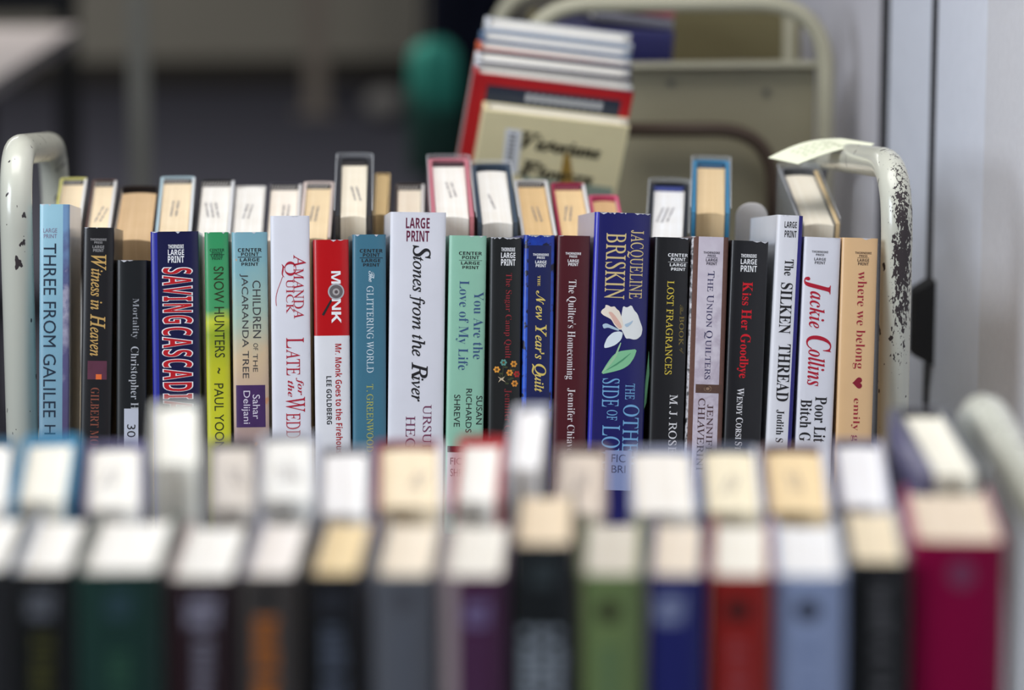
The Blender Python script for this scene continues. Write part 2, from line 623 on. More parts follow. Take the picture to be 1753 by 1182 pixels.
INK = mat((28, 26, 30), rough=0.6, name='printing_ink')
def ink(*rgb):
    return mat(rgb, rough=0.5, vary=0.02, name='printing_ink')
WHITE = ink(240, 240, 242)

# ================================================================== THE SETTING
def struct(name, mb, mats):
    o = mb.build(name, mats)
    o['kind'] = 'structure'
    return o

carpet = mat((74, 74, 84), rough=0.95, spec=0.1, vary=0.25, scale=25, name='carpet')
mb = MB(); mb.box((-7.0, -1.5, -0.05), (5.0, 12.4, 0.0)); struct('floor', mb, [carpet])
mb = MB(); mb.box((-7.0, 12.1, 0.0), (5.0, 12.3, 3.0)); struct('wall_back', mb, [mat((142, 138, 128), rough=0.9, vary=0.08, scale=3, name='wall_paint')])
mb = MB(); mb.box((-7.0, 12.05, 0.0), (5.0, 12.1, 0.10)); struct('baseboard_back', mb, [mat((38, 34, 30), rough=0.7, name='baseboard')])
WX = 0.60
paint = mat((228, 232, 244), rough=0.6, vary=0.05, scale=60, name='wall_paint')
paint2 = mat((214, 214, 220), rough=0.75, vary=0.07, scale=160, name='wall_paint')
def wall_y(px):
    a = math.atan((px - W_PX / 2) / FPX) + YAW
    return WX / math.tan(a)
ya, yb_, yc, yd_, ye = 2.80, wall_y(1606), wall_y(1594), wall_y(1524), wall_y(1507)
mb = MB(); mb.box((WX - 0.004, -0.5, 0.0), (WX + 0.14, ya, 2.9)); struct('wall_right', mb, [paint2])
mb = MB(); mb.box((WX, ya, 0.0), (WX + 0.14, yb_, 2.9)); struct('trim_1', mb, [paint])
mb = MB(); mb.box((WX, yc, 0.0), (WX + 0.14, yd_, 2.9)); struct('door_1', mb, [paint])
mb = MB(); mb.box((WX, ye, 0.0), (WX + 0.14, 4.4, 2.9)); struct('wall_partition', mb, [mat((216, 214, 222), rough=0.7, vary=0.05, name='wall_paint')])
dark = mat((44, 44, 50), rough=0.8, vary=0.5, scale=60, name='dark_gap')
mb = MB(); mb.box((WX + 0.0008, yb_, 0.0), (WX + 0.13, yc, 2.9)); struct('trim_2', mb, [dark])
mb = MB(); mb.box((WX + 0.0008, yd_, 0.0), (WX + 0.13, ye, 2.9)); struct('trim_3', mb, [dark])

# ================================================================== CARTS
def worn_paint(cz=None, cx=None):
    """Cream enamel with chips down to dark metal; optionally one heavily scuffed patch around cz (object coords)."""
    m = bpy.data.materials.new('cream_enamel')
    m.use_nodes = True
    nt = m.node_tree
    b = nt.nodes['Principled BSDF']
    b.inputs['Roughness'].default_value = 0.28
    b.inputs['Coat Weight'].default_value = 0.35
    tc = nt.nodes.new('ShaderNodeTexCoord')
    def noise(scale, det, vec=None, stretch=None):
        n = nt.nodes.new('ShaderNodeTexNoise')
        n.inputs['Scale'].default_value = scale
        n.inputs['Detail'].default_value = det
        src = tc.outputs['Object']
        if stretch:
            mp = nt.nodes.new('ShaderNodeMapping')
            mp.inputs['Scale'].default_value = stretch
            nt.links.new(src, mp.inputs[0])
            src = mp.outputs[0]
        nt.links.new(src, n.inputs['Vector'])
        return n.outputs['Fac']
    def math_(op, a, bb, cc=None):
        n = nt.nodes.new('ShaderNodeMath')
        n.operation = op
        for i, x in enumerate((a, bb, cc)):
            if x is None: continue
            if isinstance(x, (int, float)): n.inputs[i].default_value = x
            else: nt.links.new(x, n.inputs[i])
        return n.outputs[0]
    chips = math_('GREATER_THAN', noise(120, 3, stretch=(1, 1, 0.6)), 0.668)
    fac = chips
    if cz is not None:
        sp = nt.nodes.new('ShaderNodeSeparateXYZ')
        nt.links.new(tc.outputs['Object'], sp.inputs[0])
        dz = math_('ABSOLUTE', math_('MULTIPLY', math_('SUBTRACT', sp.outputs['Z'], cz), 1 / 0.075), 0)
        dx = math_('ABSOLUTE', math_('MULTIPLY', math_('SUBTRACT', sp.outputs['X'], cx), 1 / 0.0095), 0)
        dist = math_('SQRT', math_('ADD', math_('MULTIPLY', dz, dz), math_('MULTIPLY', dx, dx)), 0)
        amt = math_('MULTIPLY_ADD', dist, -0.21, 0.27)
        fine = math_('ADD', math_('MULTIPLY', noise(260, 8, stretch=(1, 1, 0.5)), 0.5), math_('MULTIPLY', noise(800, 4, stretch=(1, 1, 0.45)), 0.5))
        scuff = math_('GREATER_THAN', math_('ADD', fine, amt), 0.62)
        fac = math_('MAXIMUM', chips, scuff)
    mx = nt.nodes.new('ShaderNodeMix')
    mx.data_type = 'RGBA'
    mx.inputs[6].default_value = (*lin((204, 204, 190)), 1)
    mx.inputs[7].default_value = (*lin((52, 42, 44)), 1)
    nt.links.new(fac, mx.inputs[0])
    nt.links.new(mx.outputs[2], b.inputs['Base Color'])
    rg = nt.nodes.new('ShaderNodeMapRange')
    rg.inputs[3].default_value, rg.inputs[4].default_value = 0.28, 0.75
    nt.links.new(fac, rg.inputs[0])
    nt.links.new(rg.outputs[0], b.inputs['Roughness'])
    return m

cream = mat((196, 194, 176), rough=0.35, coat=0.2, name='cream_enamel')
rubber = mat((30, 30, 32), rough=0.8, name='rubber')
steel = mat((150, 152, 155), rough=0.35, metal=0.8, name='steel')

def caster(root, x, y):
    c = MB()
    c.box((x - 0.02, y - 0.02, 0.085), (x + 0.02, y + 0.02, 0.105))
    c.box((x - 0.017, y - 0.015, 0.035), (x - 0.013, y + 0.015, 0.085))
    c.box((x + 0.013, y - 0.015, 0.035), (x + 0.017, y + 0.015, 0.085))
    co = c.build('caster', [steel], root, world=True)
    w = MB()
    n = 20
    w.tube([(x - 0.011, y, 0.045), (x + 0.011, y, 0.045)], 0.045, seg=24)
    w.build('wheel', [rubber], co, world=False).matrix_parent_inverse = Matrix.Identity(4)
    co.children[0].data.transform(root.matrix_world.inverted())

# ---- cart in focus: front leg through measured pixels, handle bar running back and slightly down
DEPTH = 0.385
Y_LEG = Y_F + 0.012
pL, pR = at_y(29, 420, Y_LEG), at_y(1535, 420, Y_LEG)
zfL = at_y(22, 258, Y_LEG).z
zfR = at_y(1545, 282, Y_LEG).z
YB_LEG = Y_LEG + DEPTH
pLb, pRb = at_y(93, 250, YB_LEG), at_y(1388, 262, YB_LEG)
cart = thing('book_cart', Vector(((pL.x + pR.x) / 2, Y_LEG + DEPTH / 2, 0)), 'cream-painted metal book cart with rounded tube handles, carrying the sharp row of books', 'book cart')
TUBE = 0.0123
def end_frame(root, pf, zf, pb, mats, name='handle_frame'):
    m = MB()
    pts = fillet([(pf.x, pf.y, 0.105), (pf.x, pf.y, zf), (pb.x, pb.y, pb.z), (pb.x, pb.y, 0.105)], 0.062, 12)
    m.tube(pts, TUBE, 28)
    return m.build(name, mats, root, world=True)
end_frame(cart, pL, zfL, pLb, [worn_paint()])
pz = at_y(1546, 440, Y_LEG - TUBE)
hr = end_frame(cart, pR, zfR, pRb, [worn_paint(pz.z, pz.x - cart.location.x)])
hr['label'] = 'handle frame with a dark scuffed patch'
# V-shaped top shelf
fb = PF0 + VF * BASE_F
xl, xr = pL.x + TUBE + 0.002, pR.x - TUBE - 0.002
TH_B = math.radians(8.9)
VB = Vector((0, -math.sin(TH_B), math.cos(TH_B)))
AB = Vector((0, math.cos(TH_B), math.sin(TH_B)))
fe = PF0 + DF * 0.150                                    # top of the facing row's fore-edges
Y_BS = fe.y + 0.016 + 0.155 * math.cos(TH_B)
PB0 = at_y(876.5, 307, Y_BS)                             # top of the far row's spines
HB = 0.232
sb = PB0 - VB * HB
def slab(mb, a, d, ln, th, x0, x1, nrm):
    A = [Vector((x0, a.y, a.z)), Vector((x1, a.y, a.z)), Vector((x1, a.y, a.z)) + d * ln, Vector((x0, a.y, a.z)) + d * ln]
    mb.hexa([p - nrm * th for p in A], A)
m = MB()
f_len = 0.185
slab(m, fb - DF * 0.004 - VF * 0.0006, DF, f_len, 0.003, xl, xr, VF)
bl_end = fb + DF * (f_len - 0.004)
b_front = sb - AB * 0.172
slab(m, b_front - VB * 0.0006, AB, 0.179, 0.003, xl, xr, VB)
mid0, mid1 = Vector((0, bl_end.y, bl_end.z)), Vector((0, b_front.y, b_front.z))
if mid1.y > mid0.y + 0.002:
    dd = (mid1 - mid0)
    slab(m, mid0, dd.normalized(), dd.length, 0.003, xl, xr, Vector((0, -dd.normalized().z, dd.normalized().y)))
m.build('sloped_shelf', [cream], cart, world=True)
m = MB()
zs = min(bl_end.z, b_front.z) - 0.06
m.box((xl, Y_LEG - 0.01, 0.30), (xr, YB_LEG + 0.01, 0.303))
m.box((xl, Y_LEG - 0.01, 0.303), (xr, Y_LEG - 0.007, 0.33))
m.box((xl, YB_LEG + 0.007, 0.303), (xr, YB_LEG + 0.01, 0.33))
m.build('lower_shelf', [cream], cart, world=True)
for x in (pL.x, pR.x):
    m = MB(); m.box((x - 0.002, Y_LEG + 0.012, fb.z - 0.06), (x + 0.002, YB_LEG - 0.012, fb.z + 0.03)); m.build('end_panel', [cream], cart, world=True)
    for y in (Y_LEG, YB_LEG):
        caster(cart, x, y)

# ================================================================== FACING ROW OF THE CART IN FOCUS
def center_point(b, m, cx, y, w=40, line=True):
    """CENTER / POINT / rule / LARGE / PRINT imprint."""
    k = w / 40.0
    b.logo('black', [('CENTER', cx - 20 * k, y, cx + 20 * k, y + 6.2), ('POINT', cx - 14.5 * k, y + 7.4, cx + 15 * k, y + 13.3),
                     ('LARGE', cx - 16.5 * k, y + 17, cx + 16 * k, y + 22.6), ('PRINT', cx - 14 * k, y + 24.6, cx + 14.5 * k, y + 30)], m,
           (cx - 20 * k, y + 15.2, cx + 20 * k) if line else None)
def thorndike_big(b, m, x0, x1, y):
    b.logo('black', [('THORNDIKE', x0 + 0.5, y, x1 - 0.5, y + 6.8), ('LARGE', x0, y + 8.6, x1, y + 18.2), ('PRINT', x0, y + 19.8, x1, y + 31)], m)
def thorndike_press(b, m, cx, y, rule=False, k=1.0):
    b.logo('bold', [('THORNDIKE', cx - 14 * k, y, cx + 14 * k, y + 4.4), ('PRESS', cx - 7 * k, y + 5.4, cx + 7 * k, y + 9.4),
                    ('LARGE', cx - 10 * k, y + 12.2, cx + 10 * k, y + 17.4), ('PRINT', cx - 9 * k, y + 18.4, cx + 9 * k, y + 23.6)], m,
           (cx - 10 * k, y + 10.6, cx + 10 * k) if rule else None)

b = FBook(66, 121, 350, 66, 118)
sky = ramp_mat([(0.0, (120, 150, 170)), (0.55, (128, 172, 192)), (1.0, (160, 204, 220))], 0.05, 0.25, scale=30, blotch=0.3)
cloud = ramp_mat([(0.0, (84, 74, 110)), (0.45, (92, 88, 130)), (0.62, (170, 168, 190)), (0.7, (90, 96, 140)), (1.0, (120, 156, 196))], 0.05, 0.25, scale=70, blotch=0.6)
b.rect(108, 350, 125, 900, cloud, 1)
n_ = ink(28, 44, 62)
b.text('LARGE', 'sans', 74, 391, 98, 398.5, ink(132, 112, 140), down=False)
b.text('PRINT', 'sans', 75, 401, 97.5, 408, ink(132, 112, 140), down=False)
b.text('THREE FROM GALILEE', 'sans', 74.5, 417, 96.5, 715, n_)
b.text('H', 'sans', 76, 728, 95, 744, n_)
b.make(sky, 'pale blue book with dark capitals, first in the sharp row beside the cart handle', right=(226, 226, 228), blank=True)

b = FBook(141, 197, 390, 136.5, 190.5)
g = ink(150, 148, 148)
thorndike_press(b, g, 168.5, 408)
b.text([('W', 1.3, 'italicm', 0), ('itness in ', 1.0, 'italicm', 0), ('H', 1.3, 'italicm', 0), ('eaven', 1.0, 'italicm', 0)], 'script', 156, 436, 182, 610, ink(196, 158, 92))
b.rect(150, 618, 183, 650, ramp_mat([(0, (40, 22, 20)), (0.5, (74, 34, 44)), (1, (96, 52, 70))], 0.07, 0.10, scale=90, blotch=0.8), 1)
b.rect(164, 641, 174, 650, ink(226, 108, 52), 2)
b.text('GILBERT MORRIS', 'serif', 155.5, 664, 170, 800, ink(134, 74, 58))
b.make((30, 29, 31), 'black book with gold script lettering and a small sunset picture')

b = FBook(198, 253, 446, 198, 251)
b.text('Mortality', 'serif', 224.5, 511, 238, 580, ink(150, 152, 158))
b.text('Christopher H', 'serif', 220.5, 593.5, 237.5, 702, ink(178, 180, 186))
b.rect(212.5, 700, 237, 900, ink(190, 194, 206), 3)
b.text('30', 'sans', 217.5, 727, 232, 749, INK, layer=4)
b.make((27, 29, 31), 'lowest black book of the sharp row, with a white call number sticker')

b = FBook(256, 341, 397, 262, 345)
navy = mat((24, 24, 66), rough=0.3, coat=0.3, name='book_cover')
b.strip(-0.5, -0.36, mat((38, 44, 150), rough=0.3, coat=0.3, name='book_cover'))  # glare on the spine corner, painted as a brighter blue strip
thorndike_big(b, WHITE, 287.3, 315, 419)
for t, y0, y1 in (('SAVING', 459, 554), ('CASCADIA', 561, 704)):
    V, Fc = text_geo([(t, 1.0, 'poster', 0)], 'poster')
    V2, F2 = text_geo([(t, 1.0, 'outline', 0)], 'outline')
    dx = 2 if y0 > 500 else 0
    b.place(V2, F2, 276.5, y0 - 1.0, 330, y1 + 1.0, WHITE, True, 3)
    b.place(V, Fc, 278.6, y0 + 0.3, 327.9, y1 - 0.3, ink(186, 14, 28), True, 5)
b.make(navy, 'thick navy book with red capitals outlined in white', right=(186, 200, 210), blank=True)

b = FBook(349, 391.5, 398, 353.5, 397)
yg = ramp_mat([(0.0, (206, 206, 44)), (0.30, (212, 212, 48)), (0.56, (196, 196, 40)), (0.68, (150, 170, 40)), (0.72, (204, 210, 60)), (0.76, (70, 156, 100)), (1.0, (52, 150, 96))], 0.0, 0.232, scale=45, blotch=0.05)
dk = ink(20, 66, 44)
b.logo('black', [('CENTER', 359, 426, 384, 430.8), ('POINT', 362.5, 431.4, 381, 435.6), ('LARGE', 361.5, 437, 381.5, 440.6), ('PRINT', 363, 441.2, 380.5, 445.2)], dk, (359, 436.2, 384))
ol = ink(44, 50, 22)
b.text('SNOW HUNTERS', 'sans', 365.5, 456.6, 382.8, 612.5, ol)
b.text('~', 'sans', 372, 630, 377, 640, ol)
b.text('PAUL YOON', 'sans', 366.5, 657, 382.5, 770, ol)
b.make(yg, 'thin lime yellow book with a green top end')

b = FBook(394, 459.5, 398, 400.5, 461)
ja = ramp_mat([(0.0, (120, 96, 110)), (0.28, (150, 126, 130)), (0.42, (196, 168, 150)), (0.60, (214, 188, 152)), (0.74, (166, 190, 176)), (0.9, (132, 178, 186)), (1.0, (126, 172, 186))], 0.0, 0.232,
              spots=((206, 150, 110), 120, 0.66, 0.72), scale=35, blotch=0.18)
center_point(b, INK, 427.5, 425.3, 41)
gr = ink(64, 62, 64)
b.text('JACARANDA TREE', 'sans', 410, 469, 424.5, 648, gr)
b.text('CHILDREN', 'sans', 432, 480.5, 446, 579, gr)
b.text('OF', 'sans', 433.5, 588, 441.5, 600, gr)
b.text('THE', 'sans', 433, 606, 441, 637, gr)
b.rect(404, 660, 454, 732, mat((70, 44, 92), rough=0.4, vary=0.25, scale=90, name='book_cover'), 2)
b.text('Sahar', 'sans', 432.5, 676, 445, 718, ink(214, 206, 220))
b.text('Delijani', 'sans', 413, 669.5, 428, 726, ink(214, 206, 220))
b.make(ja, 'pastel teal and peach book with a purple block low on its spine')

b = FBook(460.5, 532, 370, 466, 533)
rd = ink(176, 26, 52)
b.text([('A', 1.25, 'roman', 0), ('MANDA', 1.0, 'roman', 0)], 'roman', 502, 436.5, 524, 546, rd)
b.text([('Q', 1.55, 'roman', -0.12), ('UICK', 1.0, 'roman', 0)], 'roman', 482, 448, 507, 537, rd)
V = []
for i in range(22):
    t = i / 21
    V.append((479 + 6 * math.sin(t * 3.0 + 2.4) - 1.5 * t, 474 + 50 * t))
b.shape(V + [(x + 1.1, y) for x, y in reversed(V)], rd, 3)
b.text([('L', 1.3, 'roman', 0), ('ATE', 1.0, 'roman', 0)], 'roman', 490, 578.5, 520, 643, rd)
b.text('for', 'italicb', 506.5, 647, 520, 677, rd)
b.text('the', 'italicb', 492.5, 652, 503.5, 680, rd)
b.text([('W', 1.35, 'roman', 0), ('EDDING', 1.0, 'roman', 0)], 'roman', 489, 680, 522, 790, rd)
b.make((226, 226, 234), 'tall white book with thin red capital lettering', right=(210, 212, 220))

b = FBook(534, 599, 411, 540, 600.5)
b.rect(530, 575.5, 602, 905, mat((228, 228, 232), rough=0.35, coat=0.2, name='book_cover'), 1)
b.text('M', 'black', 567, 464.5, 583, 486, WHITE)
b.text('N', 'black', 568, 512, 583.5, 531, WHITE)
b.text('K', 'black', 567.5, 534, 584, 553.5, WHITE)
def circle(cx, cy, rx, ry=None, n=32):
    ry = ry or rx
    return [(cx + rx * math.cos(2 * math.pi * i / n), cy + ry * math.sin(2 * math.pi * i / n)) for i in range(n)]
b.shape([(566, 513), (568.5, 515), (554.5, 541), (551, 539)], INK, 4)
b.shape(circle(575.3, 499.5, 14), ink(178, 178, 182), 5)
b.shape(circle(575.3, 499.5, 11.5), ink(104, 98, 100), 6)
b.shape(circle(575.3, 500, 6), ink(176, 170, 170), 7)
b.shape(circle(575.6, 500, 3), ink(90, 80, 82), 8)
b.text('Mr. Monk Goes to the Firehouse', 'black', 573.5, 589, 585, 784, ink(170, 18, 30))
b.text('LEE GOLDBERG', 'black', 558.5, 644.5, 567.5, 727, INK)
b.make(mat((188, 12, 20), rough=0.3, coat=0.3, name='book_cover'), 'red topped book, white below, with a magnifying glass emblem', right=(176, 12, 20), left=(150, 12, 20))

b = FBook(601.5, 662.5, 402, 603.5, 661.5)
center_point(b, INK, 635.5, 426.5, 39.5)
w_ = ink(204, 218, 226)
b.text('The', 'script', 631, 464, 641, 483, w_)
b.text('GLITTERING WORLD', 'roman', 627.5, 490, 639.5, 638.5, w_)
b.text('T. GREENWOOD', 'roman', 627.5, 658, 639, 774, ink(176, 178, 92))
b.make((66, 116, 138), 'plain teal book with pale capitals between the red and wide white books')

b = FBook(665.5, 767, 364, 664.7, 758.5)
mr_ = ink(104, 30, 62)
b.text('LARGE', 'black', 695, 372.7, 735.7, 391.4, mr_, down=False)
b.text('PRINT', 'black', 696, 395, 735, 413.8, mr_, down=False)
b.text([('S', 1.45, 'italicm', 0), ('tones from the ', 1.0, 'italicm', 0), ('R', 1.35, 'italicm', 0), ('iver', 1.0, 'italicm', 0)], 'script', 701, 419.7, 737.5, 688, INK)
op = ink(120, 62, 92)
b.text('URSULA', 'roman', 724, 693, 739, 794, op)
b.text('HEGI', 'roman', 694.5, 713, 711, 778, op)
b.make((224, 224, 232), 'widest white book of the sharp row, with black script running down', left=(214, 216, 226))

b = FBook(768, 835, 404, 763, 828.5)
center_point(b, INK, 805.5, 430.7, 39.5)
bl = ink(58, 86, 128)
b.text('You Are the', 'serif', 811.5, 499.8, 828.5, 615.5, bl)
b.text('Love of My Life', 'serif', 782, 480.5, 803.5, 633.9, bl)
b.text('SUSAN', 'sans', 815.5, 678, 826, 727, INK)
b.text('RICHARDS', 'sans', 798, 666, 808, 741, INK)
b.text('SHREVE', 'sans', 777.5, 676, 788, 731, INK)
b.rect(766, 764, 829, 775, ink(74, 22, 36), 2)
b.rect(766, 775, 829, 880, ink(206, 196, 200), 2)
b.text('FIC', 'sans', 771, 784, 790, 796, ink(90, 60, 70), down=False)
b.text('SHR', 'sans', 771, 803, 792, 816, ink(90, 60, 70), down=False)
b.make((146, 196, 172), 'mint green book with blue and black lettering')

b = FBook(838, 894.5, 407, 834, 891.5)
thorndike_big(b, WHITE, 857.8, 882.4, 424)
b.text('The Sugar Camp Quilt', 'serif', 863.5, 467.7, 876.5, 614, ink(142, 40, 48))
fl = [(862, 621, (92, 150, 140)), (879.5, 623.5, (222, 150, 58)), (850.5, 633, (224, 154, 60)), (872.5, 638.5, (226, 150, 56)), (881, 657, (222, 146, 60)), (885, 641, (180, 46, 44))]
for cx, cy, c in fl:
    b.shape([(cx - 0.7, cy), (cx + 0.7, cy), (860.6, 650), (859.2, 650)], ink(62, 66, 42), 2)
for cx, cy in ((866, 629), (872, 650), (878, 634), (858, 640), (868, 657), (876, 648)):
    b.shape(circle(cx, cy, 3.4, 1.7, 10), ink(66, 72, 46), 2)
for cx, cy, c in fl:
    for k in range(6):
        a = k * math.pi / 3
        b.shape(circle(cx + 3.9 * math.cos(a), cy + 3.9 * math.sin(a), 2.0, 2.0, 10), ink(*c), 3)
    b.shape(circle(cx, cy, 1.8, 1.8, 10), ink(110, 74, 30), 4)
b.shape([(852, 645), (858, 648), (864, 645), (861, 650), (866, 655), (858, 651), (853, 655), (856, 649)], ink(196, 178, 150), 4)
b.text('Jennifer Chiaverini', 'serif', 863, 666, 876, 800, ink(126, 38, 44))
b.make((30, 32, 32), 'black book with a small bouquet of orange flowers on its spine', wear=9)

b = FBook(896, 951.5, 403, 892, 945.5)
pat = ramp_mat([(0.0, (20, 34, 110)), (0.4, (26, 56, 160)), (0.55, (38, 88, 200)), (1.0, (24, 52, 150))], 0.0, 0.232, spots=((20, 22, 50), 150, 0.56, 0.62), scale=110, blotch=0.9)
b.rect(905, 420, 944, 905, mat((30, 36, 84), rough=0.35, name='book_cover'), 1)
thorndike_press(b, WHITE, 926, 434, k=0.97)
gd = ink(220, 196, 104)
b.text('THE', 'serifb', 920.5, 472, 925, 490, gd)
b.text([('N', 1.2, 'script', 0), ('ew ', 1, 'italicm', 0), ('Y', 1.25, 'italicm', 0), ("ear's ", 1, 'italicm', 0), ('Q', 1.25, 'italicm', 0), ('uilt', 1, 'italicm', 0)], 'script', 912.5, 497.6, 937, 671.8, gd)
b.make(pat, 'bright blue patterned book with yellow script on a navy panel', wear=12)

b = FBook(953, 1012.5, 404, 946.5, 1004.5)
thorndike_press(b, WHITE, 981.5, 432, k=0.95)
b.text("The Quilter's Homecoming", 'serif', 970, 479, 987.5, 650, ink(226, 220, 222))
b.text('Jennifer Chiaverini', 'serif', 971, 664.7, 985, 800, ink(222, 214, 216))
b.make((78, 24, 32), 'plain maroon book with white lettering')

b = FBook(1017, 1117.5, 365, 1006, 1103)
b.strip(-0.5, -0.42, mat((42, 44, 168), rough=0.3, coat=0.3, name='book_cover'))  # bright left edge: glare painted into the cover colour
gold = ink(212, 190, 134)
b.text('JACQUELINE', 'roman', 1075, 394, 1103, 512, gold)
b.text('BRISKIN', 'roman', 1038, 398.6, 1073, 512.5, gold)
def sc6(pts):
    for _ in range(1):                                    # rounded off
        q = []
        for (xa, ya2), (xb2, yb2) in zip(pts, pts[1:] + pts[:1]):
            q += [(xa * 0.8 + xb2 * 0.2, ya2 * 0.8 + yb2 * 0.2), (xa * 0.2 + xb2 * 0.8, ya2 * 0.2 + yb2 * 0.8)]
        pts = q
    return [(750 + x / 3.111, 450 + y / 3.111) for x, y in pts]
petal, pink_, shade = ink(232, 234, 232), ink(226, 182, 166), ink(176, 198, 216)
b.shape(sc6([(985, 230), (1005, 240), (1030, 225), (1045, 255), (1062, 272), (1075, 310), (1090, 350), (1083, 388), (1060, 408), (1040, 410), (1020, 404), (1000, 405), (985, 372), (968, 342), (978, 270)]), petal, 3)
b.shape(sc6([(866, 265), (874, 250), (890, 240), (892, 224), (908, 228), (920, 236), (940, 232), (952, 248), (966, 258), (980, 300), (987, 340), (970, 362), (940, 334), (922, 302), (900, 290), (880, 280)]), ink(238, 226, 210), 4)
b.shape(sc6([(905, 262), (925, 262), (945, 285), (970, 320), (980, 345), (965, 352), (940, 325), (925, 295)]), pink_, 5)
b.shape(sc6([(874, 330), (895, 322), (925, 336), (965, 356), (962, 364), (935, 356), (905, 345), (882, 352)]), shade, 4)
b.shape(sc6([(962, 365), (985, 372), (976, 410), (945, 438), (915, 450), (886, 456), (884, 440), (900, 400), (930, 372)]), ink(222, 232, 238), 4)
b.shape(sc6([(990, 330), (1020, 318), (1040, 306), (1030, 326), (1005, 346)]), shade, 5)
b.shape(sc6([(970, 425), (976, 428), (948, 505), (905, 560), (864, 596), (898, 548), (938, 500)]), ink(160, 200, 160), 4)
b.shape(sc6([(864, 596), (905, 528), (935, 490), (965, 472), (1005, 466), (1060, 460), (1045, 505), (1018, 545), (980, 568), (930, 582)]), ink(132, 196, 150), 3)
b.shape(sc6([(880, 582), (960, 530), (1040, 470), (970, 535)]), ink(78, 150, 110), 5)
b.shape([(1112, 600), (1113, 640), (1108, 690), (1103, 702), (1105, 660)], ink(96, 150, 110), 3)
ltb = ink(116, 170, 214)
b.text('THE', 'roman', 1071, 657, 1087, 684.6, ltb)
b.text('OTHER', 'roman', 1067, 692.7, 1095, 800, ltb)
b.text('SIDE', 'roman', 1031.5, 647.7, 1061, 697, ltb)
b.text('OF', 'roman', 1039, 702, 1057, 720, ltb)
b.text('LOVE', 'roman', 1031, 728, 1062, 806, ltb)
b.rect(1036, 771, 1082, 840, ink(136, 148, 190), 6)
b.text('FIC', 'sans', 1047, 778, 1071, 792, ink(66, 72, 108), down=False, layer=7)
b.text('BRI', 'sans', 1047, 797, 1071, 810, ink(66, 72, 108), down=False, layer=7)
b.make(mat((30, 30, 96), rough=0.3, coat=0.3, name='book_cover'), 'tall navy book with a white orchid on its spine', wear=12, left=(176, 174, 194), rb=0.005)  # left board's greyish lilac is painted glare on the jacket

b = FBook(1121, 1181.5, 407, 1110, 1172)
center_point(b, WHITE, 1161, 433.8, 34.5)
b.text('LOST FRAGRANCES', 'roman', 1142.5, 481, 1154.5, 642, ink(214, 190, 70))
b.text('The', 'script', 1164, 522, 1170, 539, ink(110, 96, 50))
b.text('BOOK', 'roman', 1163.5, 541.6, 1171.5, 592, ink(140, 122, 60))
b.text('of', 'script', 1163, 596, 1171, 606, ink(110, 96, 50))
b.text('M. J. ROSE', 'roman', 1146.5, 676, 1160.5, 778, ink(226, 224, 226))
b.make((28, 28, 30), 'black book with yellow capitals beside the tall navy orchid book')

b = FBook(1182.5, 1250, 406, 1173, 1237.5)
lil = ramp_mat([(0.0, (176, 158, 170)), (0.35, (206, 196, 208)), (0.5, (190, 178, 192)), (0.7, (214, 206, 216)), (1.0, (204, 194, 206))], 0.0, 0.232, scale=80, blotch=1.2)
br = mat((104, 72, 62), rough=0.5, vary=0.2, scale=400, name='book_cover')
b.strip(-0.5, -0.44, ramp_mat([(0.0, (30, 28, 30)), (0.5, (200, 196, 200)), (1.0, (40, 36, 38))], 0.0, 0.232, scale=260, blotch=2.2), 1)
b.strip(-0.44, -0.31, br, 1)
b.strip(0.36, 0.5, br, 1)
dkp = ink(52, 46, 60)
thorndike_press(b, dkp, 1218.5, 430.5, rule=True)
nv = ink(48, 44, 88)
b.text([('T', 1.2, 'roman', 0), ('HE ', 1, 'roman', 0), ('U', 1.2, 'roman', 0), ('NION ', 1, 'roman', 0), ('Q', 1.2, 'roman', 0), ('UILTERS', 1, 'roman', 0)], 'roman', 1209, 464, 1223.5, 650, nv)
b.rect(1191, 658, 1236, 673.5, mat((92, 66, 56), rough=0.5, vary=0.25, scale=300, name='book_cover'), 2)
for rr_, c_ in ((5.5, (150, 122, 100)), (4, (92, 66, 56)), (2.4, (150, 122, 100))):
    b.shape(circle(1211.5, 666, rr_ * 1.25, rr_, 20), ink(*c_), int(8 - rr_))
b.text('JENNIFER', 'roman', 1210.5, 693, 1221, 793, ink(74, 46, 48))
b.text('CHIAVERINI', 'roman', 1195.5, 682, 1207.5, 806, ink(74, 46, 48))
b.make(lil, 'lilac floral book with brown braid borders', left=(120, 112, 116), right=(110, 76, 64))

b = FBook(1251.5, 1317.5, 413, 1238.5, 1304.5)
thorndike_big(b, WHITE, 1268.3, 1296, 434.7)
b.text([('K', 1.15, 'serifb', 0), ('iss ', 1, 'serifb', 0), ('H', 1.15, 'serifb', 0), ('er ', 1, 'serifb', 0), ('G', 1.15, 'serifb', 0), ('oodbye', 1, 'serifb', 0)], 'serifb', 1267.5, 482.6, 1289, 648, ink(206, 22, 38))
b.text([('W', 1.2, 'serifb', 0), ('ENDY ', 1, 'serifb', 0), ('C', 1.2, 'serifb', 0), ('ORSI ', 1, 'serifb', 0), ('S', 1.2, 'serifb', 0), ('TAUB', 1, 'serifb', 0)], 'serifb', 1262, 664.6, 1274, 795, ink(224, 222, 226))
b.make((28, 28, 31), 'black book with red serif lettering near the right end of the sharp row')

